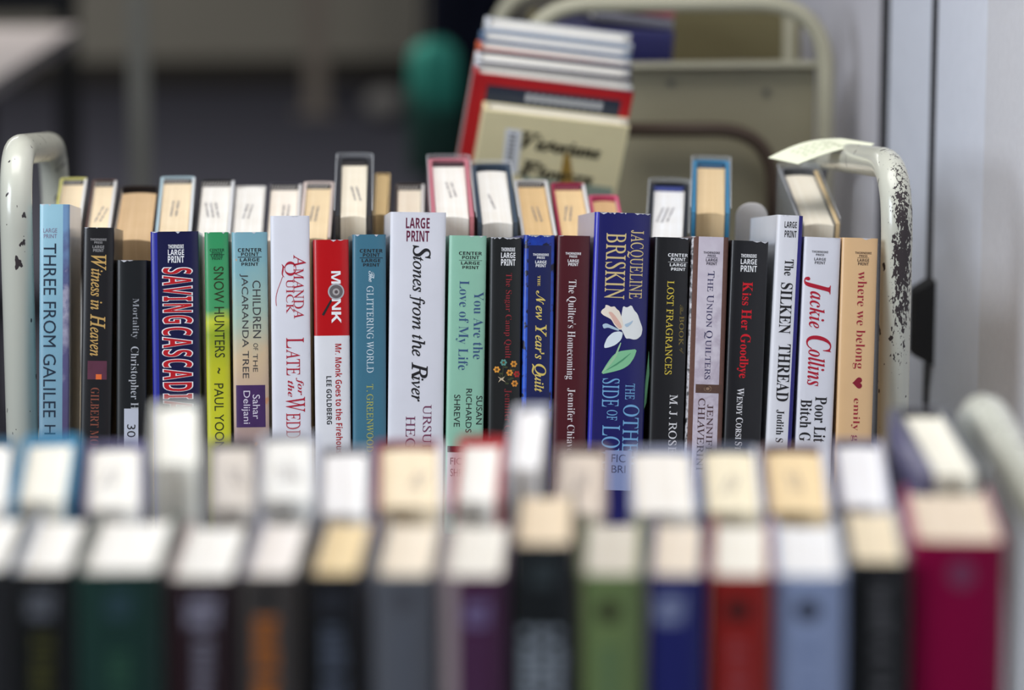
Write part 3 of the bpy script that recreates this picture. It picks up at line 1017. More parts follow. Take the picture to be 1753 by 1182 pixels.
b = FBook(1332, 1375.5, 369, 1310, 1359.5)
b.strip(0.33, 0.5, mat((44, 40, 128), rough=0.35, name='book_cover'))
b.text('LARGE', 'black', 1343.5, 379, 1364.5, 390.6, INK, down=False)
b.text('PRINT', 'black', 1343.5, 394.6, 1364, 406.8, INK, down=False)
b.text('The', 'serifb', 1343.5, 444, 1359, 472.4, INK)
b.text('SILKEN', 'serifb', 1337, 484, 1357.5, 572, INK)
b.text('THREAD', 'serifb', 1333.5, 589, 1354.5, 688, INK)
b.text('Judith S', 'serifb', 1329, 701.6, 1343, 758, INK)
b.make((226, 226, 232), 'tall narrow white book with a blue edge stripe and bold black serif lettering', left=(214, 220, 232), right=(60, 54, 130), rb=0.0045)

b = FBook(1378, 1440.5, 407, 1361, 1428)
thorndike_press(b, ink(66, 64, 70), 1404, 429)
b.text([('J', 1.6, 'italicb', -0.15), ('ackie', 1, 'italicb', 0)], 'script', 1377, 473.7, 1423, 562.5, ink(176, 16, 46))
b.text([('C', 1.5, 'italicb', -0.1), ('ollins', 1, 'italicb', 0)], 'script', 1380.5, 574, 1424, 661.7, ink(176, 16, 46))
b.text('Poor Lit', 'serifb', 1395.5, 679.4, 1416, 758, INK)
b.text('Bitch G', 'serifb', 1371, 684, 1390.5, 756, INK)
b.make((222, 222, 230), 'white book with large red script, second from the scuffed handle')

b = FBook(1442.5, 1504, 408, 1430, 1495.5)
thorndike_press(b, ink(74, 50, 40), 1478, 431, rule=True)
wr = ink(158, 34, 52)
b.text('where we belong', 'serif', 1464.5, 464.8, 1484.5, 632, wr)
hp = []
for i in range(40):
    t = 2 * math.pi * i / 40
    hx, hy = 16 * math.sin(t) ** 3, 13 * math.cos(t) - 5 * math.cos(2 * t) - 2 * math.cos(3 * t) - math.cos(4 * t)
    hp.append((1468.5 + hy * 0.60, 656 + hx * 0.60))
b.shape(hp, ink(136, 20, 44), 3)
b.text('emily g', 'serif', 1458.5, 682, 1473, 756, wr)
b.make((226, 186, 138), 'peach book with a small heart, last in the sharp row')

# ================================================================== FAR ROW OF THE CART IN FOCUS (spines away, page tops seen)
class AwayBook:
    """Spine edge measured at the far top corners, and where the near corners of the cover fall."""
    def __init__(self, P0, theta, base, xl, xr, yf, xln, xrn, D=0.155, yaw_lim=0.18, shrink=0.0006, roll=0.0):
        v = Vector((0, -math.sin(theta), math.cos(theta)))
        a = Vector((0, math.cos(theta), math.sin(theta)))
        pl, pr = hit(xl, yf, P0, a), hit(xr, yf, P0, a)
        self.W = pr.x - pl.x - shrink
        c = (pl + pr) / 2
        # near centre: same top plane, one depth nearer
        q = c - a * D
        rx = (xln + xrn) / 2
        r = ray(rx, 0)
        Yq = q.y
        # x of the near-centre pixel at distance Yq (py only shifts depth a little)
        zz = q - CAM
        d = zz.dot(FWD)
        nx = (CAM + FWD * d + RGT * ((rx - W_PX / 2) / FPX * d))
        dx = c.x - nx.x
        self.yaw = max(-yaw_lim, min(yaw_lim, math.atan2(dx, D)))
        ay = a * math.cos(self.yaw) + EX * math.sin(self.yaw)
        xx = EX * math.cos(self.yaw) - a * math.sin(self.yaw)
        self.H = (c - (P0 - v * base)).dot(v)
        self.M = basis(-xx, -ay, v, c - v * self.H)
        self.D = D
    def make(self, cover, label, group, **k):
        return make_book(self.M, self.W, self.H, self.D, cover, label, group, **k)

GB = 'books shelved facing away at the back of the cart in focus'
BK, WT = (22, 20, 22), (150, 146, 142)
def B(xl, xr, yf, xln, xrn, cover, page, label, D=0.155, **k):
    AwayBook(PB0, TH_B, HB, xl, xr, yf, xln, xrn, D).make(cover, label, GB, page=page, **k)
CREAM, TAN, PALE, IVORY = (240, 222, 192), (226, 196, 152), (240, 238, 234), (238, 230, 214)
B(103, 150, 304, 88, 141, (214, 208, 120), CREAM, 'yellow-edged book at the far end behind the pale blue spine', head=(BK, WT), stamp=0, left=(228, 226, 222), right=(214, 208, 120))
B(158, 201, 307, 143, 193, (84, 60, 54), CREAM, 'brown-edged book with stamped page tops behind the gold script spine', head=(BK, WT), stamp=2, left=(224, 222, 220))
B(205, 275, 317, 190, 268, (44, 38, 38), (216, 186, 148), 'black leathery book with thick tan pages behind the lowest black spine', D=0.150, rb=0.008, flare=0.001)
B(275, 335, 302, 270, 328, (176, 200, 210), CREAM, 'pale blue edged book behind the navy spine with red capitals', head=(BK, WT), stamp=2, left=(224, 228, 230))
B(342, 402, 307, 334, 396, (40, 38, 40), PALE, 'black-edged book with white stamped pages behind the lime yellow spine', head=(BK, WT), stamp=3, left=(226, 226, 228))
B(404, 456, 318, 397, 453, (232, 228, 224), PALE, 'white softcover book behind the pastel teal spine', stamp=2, board=0.0008, square=0.0004, rb=0.0015)
B(459, 517, 313, 455, 512, (64, 62, 70), (244, 236, 226), 'dark grey edged book behind the tall white spine with red capitals', head=(BK, WT), stamp=2, left=(226, 222, 220))
B(520, 573, 311, 512, 570, (228, 210, 202), (240, 218, 182), 'pinkish white edged book behind the red topped spine', head=(BK, WT), stamp=2)
B(578, 637, 269, 575, 640, (50, 50, 54), (242, 234, 216), 'tall black book in a clear jacket standing above its neighbours', D=0.165, film=True, stamp=2, head=((30, 28, 30), (44, 40, 42)), rb=0.006)
B(642, 669, 296, 637, 672, (204, 178, 132), (206, 180, 134), 'narrow tan book with no lettering beside the tall black jacketed one', D=0.12, board=0.001, square=0.0004, rb=0.003)
B(676, 727, 313, 672, 731, (66, 58, 56), IVORY, 'dark-edged book with ivory pages just before the tall pink one', head=(BK, WT), left=(230, 230, 228))
B(732, 802, 271, 742, 814, (198, 120, 132), PALE, 'tall pink book in a clear jacket above the mint green spine', D=0.165, film=True, stamp=2, head=((70, 40, 48), (40, 30, 34)), rb=0.006)
B(807, 873, 280, 828, 882, (62, 76, 92), PALE, 'tall slate blue book in a clear jacket beside the pink one', D=0.165, film=True, stamp=1, rb=0.007)
B(879, 937, 308, 895, 957, (222, 220, 218), (228, 196, 148), 'white-edged book with tan pages beside the slate blue one', head=(BK, WT), stamp=2)
B(942, 1001, 313, 958, 1023, (160, 36, 72), (230, 200, 154), 'crimson-edged book with tan pages', head=((60, 20, 30), (150, 60, 80)), stamp=2, left=(226, 222, 222))
B(1007, 1058, 334, 1022, 1078, (214, 84, 124), (216, 178, 134), 'small pink-edged book lowest of the far row, half hidden by the orchid spine', D=0.14)
B(1113, 1180, 312, 1108, 1180, (36, 38, 44), (242, 242, 244), 'black book in a clear jacket with very white pages behind the yellow lettered spine', film=True, stamp=3, rb=0.008, head=((40, 50, 110), (60, 70, 130)))
B(1186, 1249, 274, 1188, 1250, (58, 128, 168), (226, 200, 160), 'tall blue book in a clear jacket with tan pages', D=0.15, film=True, rb=0.005, head=((30, 60, 90), (50, 90, 120)))
B(1331, 1397, 286, 1366, 1446, (96, 96, 98), (240, 234, 220), 'thick open-jacketed book under the yellow note by the handle', D=0.16, film=True, rb=0.009, left=(216, 190, 146))

# bookends standing among the far row
def bookend(x0, x1, ytop, Y, label, m, rx=0.012):
    p0, p1 = at_y(x0, ytop, Y), at_y(x1, ytop, Y)
    zb = sb.z + (Y - sb.y) * math.tan(TH_B) + 0.0012
    h = p0.z - zb
    w = (p1.x - p0.x) / 2
    root = thing('bookend', Vector(((p0.x + p1.x) / 2, Y, zb)), label, 'bookend')
    out = [(-w, 0)] + [(-w + rx - rx * math.cos(t), h - rx + rx * math.sin(t)) for t in [i * math.pi / 16 for i in range(9)]] + \
          [(w - rx + rx * math.sin(t), h - rx + rx * math.cos(t)) for t in [i * math.pi / 16 for i in range(9)]] + [(w, 0)]
    u = MB()
    u.prism(out, -0.0007, 0.0007, 0, xf=lambda p: Vector((p.x, p.z, p.y)))
    u.build('upright', [m], root)
    f = MB()
    f.box((-w, -0.035, -0.0008), (w, 0.0, 0.0))
    f.build('foot', [m], root)
    root.rotation_euler = (TH_B, 0, 0)
    return root
grey = mat((224, 220, 218), rough=0.5, name='enamelled_steel')
bookend(1250, 1304, 331, Y_BS - 0.075, 'light grey metal bookend with rounded corners behind the black spine with red letters', grey)
bk = bookend(1449, 1487, 288, Y_BS - 0.02, 'translucent rounded bookend between the thick jacketed book and the scuffed handle', mat_clear(), rx=0.009)

# yellow sticky note lying over the handle bar
nA, nB, nC, nD = at_y(1315, 270, Y_LEG + 0.20), at_y(1366, 281, Y_LEG + 0.165), at_y(1497, 246, Y_LEG + 0.19), at_y(1441, 237, Y_LEG + 0.225)
def note_pt(u, v):
    p = (nA * (1 - u) + nD * u) * (1 - v) + (nB * (1 - u) + nC * u) * v
    return p + Vector((0, 0, 0.0045 * math.sin(math.pi * u) * (1.1 - 0.5 * v) - 0.004 * math.sin(math.pi * max(0, u - 0.62) / 0.38 * 1.0) * v))
m = MB()
m.grid(note_pt, 24, 10, 0)
lo_ = [(p - Vector((0, 0, 0.00025))) for p in m.v]
nn = len(m.v)
m.v += lo_
m.f += [[nn + i for i in reversed(f)] for f in m.f[:]]
m.m += [0] * (len(m.f) - len(m.m)); m.s += [True] * (len(m.f) - len(m.s))
note_m = mat((236, 238, 212), rough=0.75, spec=0.1, vary=0.02, name='note_paper')
for i in range(4):                                        # faint pencil strokes
    for j in range(6):
        u0, v0 = 0.2 + 0.1 * j + random.uniform(-.02, .02), 0.25 + 0.15 * i
        ps = [note_pt(u0, v0), note_pt(u0 + 0.055, v0), note_pt(u0 + 0.055, v0 + 0.03), note_pt(u0, v0 + 0.03)]
        m.add([p + Vector((0, 0, 0.0003)) for p in ps], [(3, 2, 1, 0)], 1)
no_ = m.build('sticky_note', [note_m, mat((186, 196, 160), rough=0.8, name='pencil')])
tag(no_, 'pale yellow sticky note lying across the scuffed handle', 'note')

# black flared bumper on the wall
bp0, bp1 = at_y(1566, 552, 2.95), at_y(1599, 548, 2.95)
bm_ = thing('door_bumper', Vector((WX, wall_y(1600) - 0.02, (bp0.z + bp1.z) / 2)), 'black flared rubber bumper on the pale wall beside the scuffed handle', 'bumper')
Yb = bm_.location.y
q = [at_y(1563, 497, Yb), at_y(1598, 477, Yb), at_y(1596, 622, Yb), at_y(1562, 605, Yb)]
dxx = WX - q[1].x
m = MB()
A = [Vector((q[0].x + dxx, Yb + s * 0.012, z)) for s, z in ((-1, q[3].z), (1, q[3].z), (1, q[0].z), (-1, q[0].z))]
Bq = [Vector((q[1].x + dxx, Yb + s * 0.016, z)) for s, z in ((-1, q[2].z), (1, q[2].z), (1, q[1].z), (-1, q[1].z))]
m.hexa(A, Bq)
m.build('rubber_body', [rubber], bm_, world=True)

# ================================================================== NEAR CART (out of focus in front)
D_N = 1.62
PN0 = CAM + ray(876.5, 985) * D_N
TH_N = math.radians(3.0)
VN, DN = frame(TH_N)
HN = 0.238
class NBook:
    """Front row of the near cart: spine edges at the top and where the far corners fall."""
    def __init__(self, xl, xr, yt, shift, D=0.150, lean=0.0, shrink=0.0006):
        pl, pr = hit(xl, yt, PN0, -DN), hit(xr, yt, PN0, -DN)
        self.W = pr.x - pl.x - shrink
        c = (pl + pr) / 2
        q = c + DN * D
        d = (q - CAM).dot(FWD)
        fx = CAM + FWD * d + RGT * (((xl + xr) / 2 + shift - W_PX / 2) / FPX * d)
        yaw = math.atan2(fx.x - c.x, D)
        yaw = max(-0.15, min(0.15, yaw))
        dy = DN * math.cos(yaw) + EX * math.sin(yaw)
        xx = EX * math.cos(yaw) - DN * math.sin(yaw)
        self.H = (c - (PN0 - VN * HN)).dot(VN)
        self.M = basis(xx, dy, VN, c - VN * self.H)
        self.inv = self.M.inverted()
        self.D, self.d = D, Decor()
    def uv(self, px, py):
        p = self.inv @ hit(px, py, PN0, -DN)
        return p.x, p.z
    text, place, rect, box, shape = FBook.text, FBook.place, FBook.rect, FBook.box, FBook.shape
    def imprint(self, m, cx, cy, s=1.0):
        self.text('LARGE', 'black', cx - 24 * s, cy - 22 * s, cx + 24 * s, cy - 3 * s, m, down=False)
        self.text('PRINT', 'black', cx - 23 * s, cy + 3 * s, cx + 23 * s, cy + 24 * s, m, down=False)
    def strokes(self, m, x0, x1, y0, y1, fill=0.75):
        """Letter-like blocks running down the spine; too blurred in the photo to read."""
        y = y0
        while y < y1:
            h = random.uniform(9, 15)
            self.rect(x0, y, x0 + (x1 - x0) * random.uniform(0.75, 1.0), y + h * fill, m, 3)
            y += h + random.choice((3, 4, 4, 14))
    def make(self, cover, label, **k):
        return make_book(self.M, self.W, self.H, self.D, cover, label, 'blurred front row on the near cart', spine_decor=self.d, **k)

lilac, bluegrey = ink(178, 176, 200), ink(120, 128, 150)
def N(xl, xr, yt, sh, cover, page, label, deco=None, **k):
    b = NBook(xl, xr, yt, sh, k.pop('D', 0.150))
    if deco: deco(b)
    b.make(cover, label, page=page, **k)
N(-110, 14, 978, 40, (48, 48, 50), PALE, 'dark grey book cut off at the frame edge, first of the near front row')
def d1(b):
    b.imprint(ink(150, 152, 160), 70, 1036); b.strokes(ink(92, 90, 40), 56, 92, 1090, 1300)
N(20, 124, 981, 37, (20, 21, 21), PALE, 'blurred black book with a pale imprint and dull olive lettering', d1, left=(196, 204, 220))
def d2(b):
    b.imprint(ink(70, 96, 110), 204, 1036); b.strokes(ink(54, 96, 72), 186, 226, 1120, 1300)
N(128, 277, 981, 33, (32, 62, 54), PALE, 'blurred thick dark green book in the near front row', d2)
def d3(b):
    b.imprint(ink(200, 196, 216), 346, 1048, 1.15); b.strokes(ink(150, 146, 160), 334, 366, 1095, 1300)
N(282, 404, 992, 31, (44, 24, 28), PALE, 'blurred blackish maroon book with a bright imprint', d3, left=(150, 112, 116))
def d4(b):
    b.shape(circle(453, 1024, 16, 18), ink(34, 33, 33), 2); b.strokes(ink(190, 108, 36), 436, 478, 1058, 1320, 0.9)
N(409, 509, 987, 30, (76, 70, 66), (236, 230, 226), 'blurred dark grey book with orange lettering', d4, left=(150, 150, 170))
def d5(b):
    b.imprint(ink(66, 68, 78), 570, 1030); b.strokes(ink(100, 108, 124), 552, 592, 1076, 1320)
N(521, 620, 985, 27, (24, 24, 25), (232, 210, 168), 'blurred black book with tan pages and dim blue-grey lettering', d5, right=(150, 154, 176))
def d6(b):
    b.shape(circle(690, 1028, 20, 18), ink(84, 84, 90), 2); b.strokes(ink(104, 108, 118), 676, 706, 1070, 1300)
N(634, 744, 987, 18, (104, 106, 112), (236, 224, 206), 'blurred plain grey book in the near front row', d6, right=(150, 154, 160))
def d7(b):
    b.rect(750, 980, 781, 1500, ink(178, 160, 160), 2)
    b.imprint(ink(168, 156, 206), 816, 1052, 0.9); b.strokes(ink(92, 56, 90), 800, 830, 1100, 1300)
N(751, 866, 989, 14, (84, 44, 76), (238, 234, 226), 'blurred purple book with a pinkish beige edge strip', d7, left=(196, 178, 176))
def d8(b):
    b.imprint(ink(80, 90, 92), 931, 982, 1.0); 
    for x in (892, 918, 944): b.strokes(ink(168, 176, 184), x, x + 22, 1078, 1340, 0.9)
N(873, 986, 934, 4, (30, 33, 34), (232, 214, 188), 'blurred taller black book with rows of pale grey lettering', d8)
def d9(b):
    b.shape(circle(1042, 1048, 20, 20), ink(58, 58, 36), 2); b.strokes(ink(100, 128, 92), 1028, 1060, 1110, 1300)
N(990, 1100, 986, 3, (122, 142, 88), (226, 220, 208), 'blurred sage green book with a dark round imprint', d9)
def d10(b):
    b.imprint(ink(196, 206, 236), 1147, 1044, 1.05)
N(1105, 1207, 987, 3, (38, 42, 112), (232, 220, 204), 'blurred royal blue book with a bright imprint', d10)
def d11(b):
    b.shape(circle(1263, 1046, 22, 20), ink(64, 26, 24), 2); b.strokes(ink(172, 84, 88), 1248, 1284, 1100, 1320)
N(1210, 1321, 988, 0, (160, 36, 30), (238, 234, 224), 'blurred red book with a dark round imprint', d11, right=(200, 150, 156))
def d12(b):
    b.shape(circle(1383, 1046, 22, 20), ink(60, 64, 80), 2); b.strokes(ink(136, 150, 186), 1366, 1402, 1100, 1320)
N(1325, 1448, 988, -12, (158, 172, 206), (238, 238, 240), 'blurred light blue book with a dark round imprint', d12, right=(214, 216, 228))
def d13(b):
    b.strokes(ink(104, 102, 104), 1496, 1524, 1000, 1330)
N(1452, 1556, 964, -20, (24, 25, 26), (236, 224, 196), 'blurred black book with small grey lettering beside the magenta one', d13, right=(222, 222, 226))
def d14(b):
    b.shape(circle(1646, 984, 24, 26), ink(132, 60, 92), 2)
N(1563, 1722, 929, -22, mat((146, 0, 62), rough=0.45, spec=0.25, coat=0.0, name='book_cover'), (232, 216, 196), 'blurred thick magenta book, last in the near front row', d14, left=(170, 14, 92))

# far row of the near cart, spines away
fN = PN0 + DN * 0.150
Y_NS = fN.y + 0.014 + 0.150
PNB = at_y(876.5, 762, Y_NS)
HNB = 0.232
TH_NB = math.radians(0.5)
GN = 'blurred back row on the near cart'
def NB(xl, xr, yf, sh, cover, page, label, D=0.150, **k):
    AwayBook(PNB, TH_NB, HNB, xl, xr, yf, xl + sh, xr + sh, D, yaw_lim=0.3, shrink=0.001).make(cover, label, GN, page=page, **k)
NB(-70, 28, 752, -16, (60, 110, 140), PALE, 'white-paged blurred book at the frame edge, first of the near back row')
NB(42, 140, 744, -24, (44, 128, 168), (238, 236, 226), 'blurred book with a bright blue cover edge', board=0.0036, rb=0.006, head=((60, 130, 165), (40, 110, 150)))
NB(146, 250, 756, -6, (116, 112, 150), PALE, 'blurred book with a dull violet cover edge', stamp=2, board=0.003)
NB(258, 347, 686, -2, (206, 206, 200), (242, 242, 236), 'blurred tallest white-paged book of the near back row', left=(70, 72, 76))
NB(356, 442, 754, -4, (150, 146, 152), (232, 226, 220), 'blurred book with pale beige pages', stamp=2)
NB(445, 543, 742, -4, (196, 196, 204), (238, 238, 236), 'blurred white-edged book beside the pale beige one', stamp=3, left=(170, 172, 190))
NB(548, 637, 765, -8, (166, 164, 170), (246, 246, 248), 'blurred book with the whitest pages, just before the red-edged one')
NB(641, 760, 754, -2, (150, 66, 84), (240, 224, 196), 'blurred book with cream pages and a dark red cover edge', left=(230, 226, 232), stamp=2, board=0.0034)
NB(784, 868, 746, -15, (176, 44, 48), (240, 238, 234), 'blurred leaning book with a red cover', board=0.0034, rb=0.006, head=((176, 44, 48), (150, 30, 36)))
NB(880, 945, 692, -17, (214, 214, 222), (246, 246, 250), 'blurred tall narrow white book turned aside', left=(72, 66, 76))
NB(953, 1042, 764, -10, (190, 170, 166), (232, 220, 208), 'blurred book with pinkish beige pages beside a gap', stamp=2)
NB(1074, 1186, 764, 4, (178, 184, 210), (240, 236, 230), 'blurred broad book with white pages right after the gap', left=(150, 164, 200))
NB(1196, 1296, 762, 5, (110, 118, 142), (240, 230, 204), 'blurred book with cream pages and a blue-grey edge', stamp=2, left=(224, 224, 232))
NB(1302, 1410, 762, 8, (128, 104, 108), (238, 214, 172), 'blurred book with the tannest pages of the near back row', stamp=2, left=(218, 216, 224))
NB(1424, 1510, 752, 10, (128, 122, 144), (240, 240, 244), 'blurred book with white pages between the tan one and the leaning one', left=(206, 206, 226))
NB(1520, 1622, 698, 62, (60, 58, 66), (246, 244, 232), 'blurred thick book with bright pages beside the near handle', D=0.16, left=(46, 48, 50), right=(92, 88, 118), board=0.006)

# the cart itself
YN_LEG, YN_B = PN0.y + 0.0, PN0.y + 0.385
nrb = at_y(1664, 700, YN_B)
zb_n = at_y(1650, 664, YN_B).z
nx_r = nrb.x
nx_l = nx_r - 0.72
ncart = thing('book_cart', Vector(((nx_l + nx_r) / 2, (YN_LEG + YN_B) / 2, 0)), 'cream-painted book cart nearest the viewer, out of focus, with its handle at the frame edge', 'book cart')
for x in (nx_l, nx_r):
    end_frame(ncart, Vector((x, YN_LEG, 0)), zb_n - 0.06, Vector((x, YN_B, zb_n)), [worn_paint()])
fbn = PN0 - VN * HN
sbn = PNB - Vector((0, -math.sin(TH_NB), math.cos(TH_NB))) * HNB
xa, xb = nx_l + TUBE + 0.002, nx_r - TUBE - 0.002
m = MB()
slab(m, fbn - DN * 0.004 - VN * 0.0006, DN, 0.163, 0.003, xa, xb, VN)
e0 = fbn + DN * 0.159
ab = Vector((0, math.cos(TH_NB), math.sin(TH_NB)))
s0 = sbn - ab * 0.160
slab(m, s0 - Vector((0, 0, 0.0006)), ab, 0.164, 0.003, xa, xb, Vector((0, -math.sin(TH_NB), math.cos(TH_NB))))
m.box((xa, min(e0.y, s0.y) - 0.001, min(e0.z, s0.z) - 0.006), (xb, max(e0.y, s0.y) + 0.001, min(e0.z, s0.z) - 0.003))
m.build('sloped_shelf', [cream], ncart, world=True)
m = MB()
m.box((xa, YN_LEG - 0.01, 0.30), (xb, YN_B + 0.01, 0.303)); m.box((xa, YN_LEG - 0.01, 0.303), (xb, YN_LEG - 0.007, 0.33))
m.build('lower_shelf', [cream], ncart, world=True)
for x in (nx_l, nx_r):
    m = MB(); m.box((x - 0.002, YN_LEG + 0.012, fbn.z - 0.05), (x + 0.002, YN_B - 0.012, fbn.z + 0.05)); m.build('end_panel', [cream], ncart, world=True)
    for y in (YN_LEG, YN_B):
        caster(ncart, x, y)

# ================================================================== BEIGE CART BEHIND, SEEN END-ON
YE = 3.42
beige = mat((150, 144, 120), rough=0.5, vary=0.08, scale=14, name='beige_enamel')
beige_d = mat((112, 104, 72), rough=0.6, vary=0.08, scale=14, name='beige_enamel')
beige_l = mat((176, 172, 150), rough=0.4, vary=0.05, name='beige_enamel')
brown = mat((76, 62, 52), rough=0.6, name='brown_edge')
e_l, e_r = at_y(893, 200, YE).x, at_y(1413, 200, YE).x
z_t = at_y(1150, 6, YE).z
ecart = thing('book_cart', Vector(((e_l + e_r) / 2, YE + 0.2, 0)), 'beige metal cart with a rounded tube frame, seen end-on behind the sharp row', 'book cart')
m = MB()
m.tube(fillet([(e_l, YE, 0.1), (e_l, YE, z_t), (e_r, YE, z_t), (e_r, YE, 0.1)], 0.075, 12), 0.0088, 22)
m.build('handle_frame', [beige_l], ecart, world=True)
def pane(mb, x0, y0, x1, y1, Y, th, mi=0, rr=0.0):
    a, b_ = at_y(x0, y1, Y), at_y(x1, y0, Y)
    mb.box((a.x, Y, a.z), (b_.x, Y + th, b_.z), mi)
m = MB(); pane(m, 895, 114, 1396, 345, YE + 0.02, 0.012); a_ = at_y(895, 345, YE + 0.02)
m.box((a_.x, YE + 0.02, 0.25), (at_y(1396, 345, YE + 0.02).x, YE + 0.032, a_.z))
pn = m.build('end_panel', [beige], ecart, world=True)
for x, y in ((1148, 142), (1311, 157)):
    p = at_y(x, y, YE + 0.02)
    s = MB(); s.tube([p, p + Vector((0, -0.003, 0))], 0.0036, 14); s.build('screw', [mat((100, 100, 92), rough=0.5, name='steel_screw')], pn, world=False)
    for c in pn.children[-1:]:
        c.data.transform(ecart.matrix_world.inverted())
m = MB(); pane(m, 895, 106, 1398, 118, YE + 0.004, 0.016); m.build('shelf_lip', [beige_l], ecart, world=True)
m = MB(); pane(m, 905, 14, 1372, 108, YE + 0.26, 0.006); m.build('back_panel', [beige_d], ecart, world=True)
m = MB(); pane(m, 1340, 18, 1362, 106, YE + 0.10, 0.006); m.build('upright_strip', [beige_l], ecart, world=True)
m = MB()
aa = [at_y(1075, 222, YE - 0.012), at_y(1322, 222, YE - 0.012), at_y(1325, 420, YE - 0.012)]
m.tube(fillet([aa[0], aa[1], aa[2]], 0.062, 12), 0.0075, 16)
m.build('lower_arch', [brown], ecart, world=True)
z_sh = at_y(1000, 330, YE).z - 0.10
m = MB()
m.box((e_l + 0.012, YE + 0.032, z_sh - 0.003), (e_r - 0.012, YE + 0.42, z_sh)); m.build('shelf', [beige], ecart, world=True)
m = MB()
m.tube(fillet([(e_l, YE + 0.44, 0.1), (e_l, YE + 0.44, z_t - 0.02), (e_r, YE + 0.44, z_t - 0.02), (e_r, YE + 0.44, 0.1)], 0.075, 12), 0.0088, 22)
m.build('handle_frame', [beige_l], ecart, world=True)
for x in (e_l, e_r):
    for y in (YE, YE + 0.44):
        caster(ecart, x, y)

# a small stand in front of it carries the tilted row of books
YV = 3.13
ROLL = math.radians(-8.0)
TILT = math.radians(20.0)                                # the books lean their tops towards the viewer
up0 = Vector((0, -math.sin(TILT), math.cos(TILT)))
aw0 = Vector((0, math.cos(TILT), math.sin(TILT)))
VX = EX * math.cos(ROLL) + up0 * math.sin(ROLL)
VU = up0 * math.cos(ROLL) - EX * math.sin(ROLL)
GV = 'hardbacks leaning in a row before the beige cart'
P_v = at_y(828, 188, YV)                                 # top left corner of the front cover
HV = 0.215
foot_v = P_v - VU * HV
class Stack:
    pos = 0.0
def vbook(t, w, h, cover, page, label, off=0.0, rise=0.0, right_decor=None, spine=None, **k):
    """Book standing with its front board to the viewer and its spine to the left."""
    o = foot_v + VX * off + aw0 * (Stack.pos + t / 2)
    # local x (across the spine) points towards the viewer side: -aw0 ; local y (spine to fore-edge) : VX
    M = basis(-aw0, VX, VU, o)
    Stack.pos += t + 0.0012
    root = make_book(M, t - 0.0004, h, w, spine or cover, label, GV, left=cover, right=cover, page=page, rb=0.002, board=0.0034, **k)
    return root, M
vb, Mv = vbook(0.018, 0.139, HV, (240, 228, 182), (240, 234, 216), 'cream-covered book with dark script title, front of the tilted row', square=0.003)
# printed front of the cream book: barcode label, script title, gold ornament (one sheet on the cover)
fc = MB()
xf_ = 0.013 + 0.0001
nvW = -aw0
def vface(px, py, lift=0.0):
    n = aw0
    p = hit(px, py, Mv @ Vector((0.0088, 0, 0)), n)
    return p - n * (0.0001 + lift)
fm_ = [ink(60, 56, 40), ink(238, 240, 242), ink(58, 60, 70), ink(166, 132, 60), ink(150, 166, 150)]
def vshape(pts, mi, lift):
    fc.add([vface(x, y, lift) for x, y in pts], [tuple(range(len(pts)))[::-1]], mi)
vshape([(866, 219), (893, 223), (886, 298), (859, 293)], 1, 0.0003)
for k in range(9):
    y = 228 + k * 7
    vshape([(873 - k * 0.9, y), (884 - k * 0.9, y + 1.5), (883.5 - k * 0.9, y + 5), (872.5 - k * 0.9, y + 3.5)], 2, 0.0005)
def vtext(s, st, q, mi):
    V, Fc = text_geo(s, st)
    a0, a1 = min(p[0] for p in V), max(p[0] for p in V); b0, b1 = min(p[1] for p in V), max(p[1] for p in V)
    P = []
    for a, bb in V:
        s_, t_ = (a - a0) / (a1 - a0), (bb - b0) / (b1 - b0)
        top = (q[0][0] + (q[1][0] - q[0][0]) * s_, q[0][1] + (q[1][1] - q[0][1]) * s_)
        bot = (q[3][0] + (q[2][0] - q[3][0]) * s_, q[3][1] + (q[2][1] - q[3][1]) * s_)
        P.append(vface(bot[0] + (top[0] - bot[0]) * t_, bot[1] + (top[1] - bot[1]) * t_, 0.0004))
    fc.add(P, [tuple(reversed(f)) for f in Fc], mi)
vtext([('V', 1.3, 'italich', 0), ('ictorians', 1, 'italich', 0)], 'script', [(895, 224), (1030, 246), (1026, 274), (890, 254)], 0)
vtext([('F', 1.3, 'italich', 0), ('lowers', 1, 'italich', 0)], 'script', [(890, 272), (1018, 293), (1013, 318), (886, 300)], 0)
vshape([(966, 262), (975, 263), (982, 310), (978, 318), (956, 314), (958, 305)], 3, 0.0002)
vshape([(895, 302), (1050, 322), (1045, 345), (890, 335)], 4, 0.0001)
fco = fc.build('cover_print', fm_, vb, world=True)
fco['label'] = 'script title, barcode label and gold ornament on the cover'
vbk, Mr = vbook(0.017, 0.152, 0.242, (40, 52, 70), (232, 228, 220), 'dark blue book framed in red behind the cream-covered one', off=-0.012, spine=(176, 30, 36))
fr = MB()
def on_r(u, v, lift=0.0004):
    return Mr @ Vector((0.0083 + lift, u, v - 0.232 + 0.242))
for u0, v0, u1, v1, mi in ((0.0, -0.01, 0.014, 0.232, 0), (0.014, 0.222, 0.152, 0.232, 0), (0.142, 0.0, 0.152, 0.222, 0)):
    fr.add([on_r(u0, v0), on_r(u1, v0), on_r(u1, v1), on_r(u0, v1)], [(0, 1, 2, 3)], mi)
for k in range(11):
    u = 0.052 + k * 0.0068
    fr.add([on_r(u, 0.2095), on_r(u + 0.0046, 0.2095), on_r(u + 0.0046, 0.2095 + 0.008), on_r(u, 0.2175)], [(0, 1, 2, 3)], 1)
fr.build('cover_print', [ink(186, 26, 34), ink(196, 200, 206)], vbk, world=True)['label'] = 'red border and row of pale letters on the cover'
vbook(0.014, 0.148, 0.238, (150, 146, 142), (240, 238, 232), 'thin pale book right behind the red-framed one', off=-0.008, spine=(222, 224, 230))
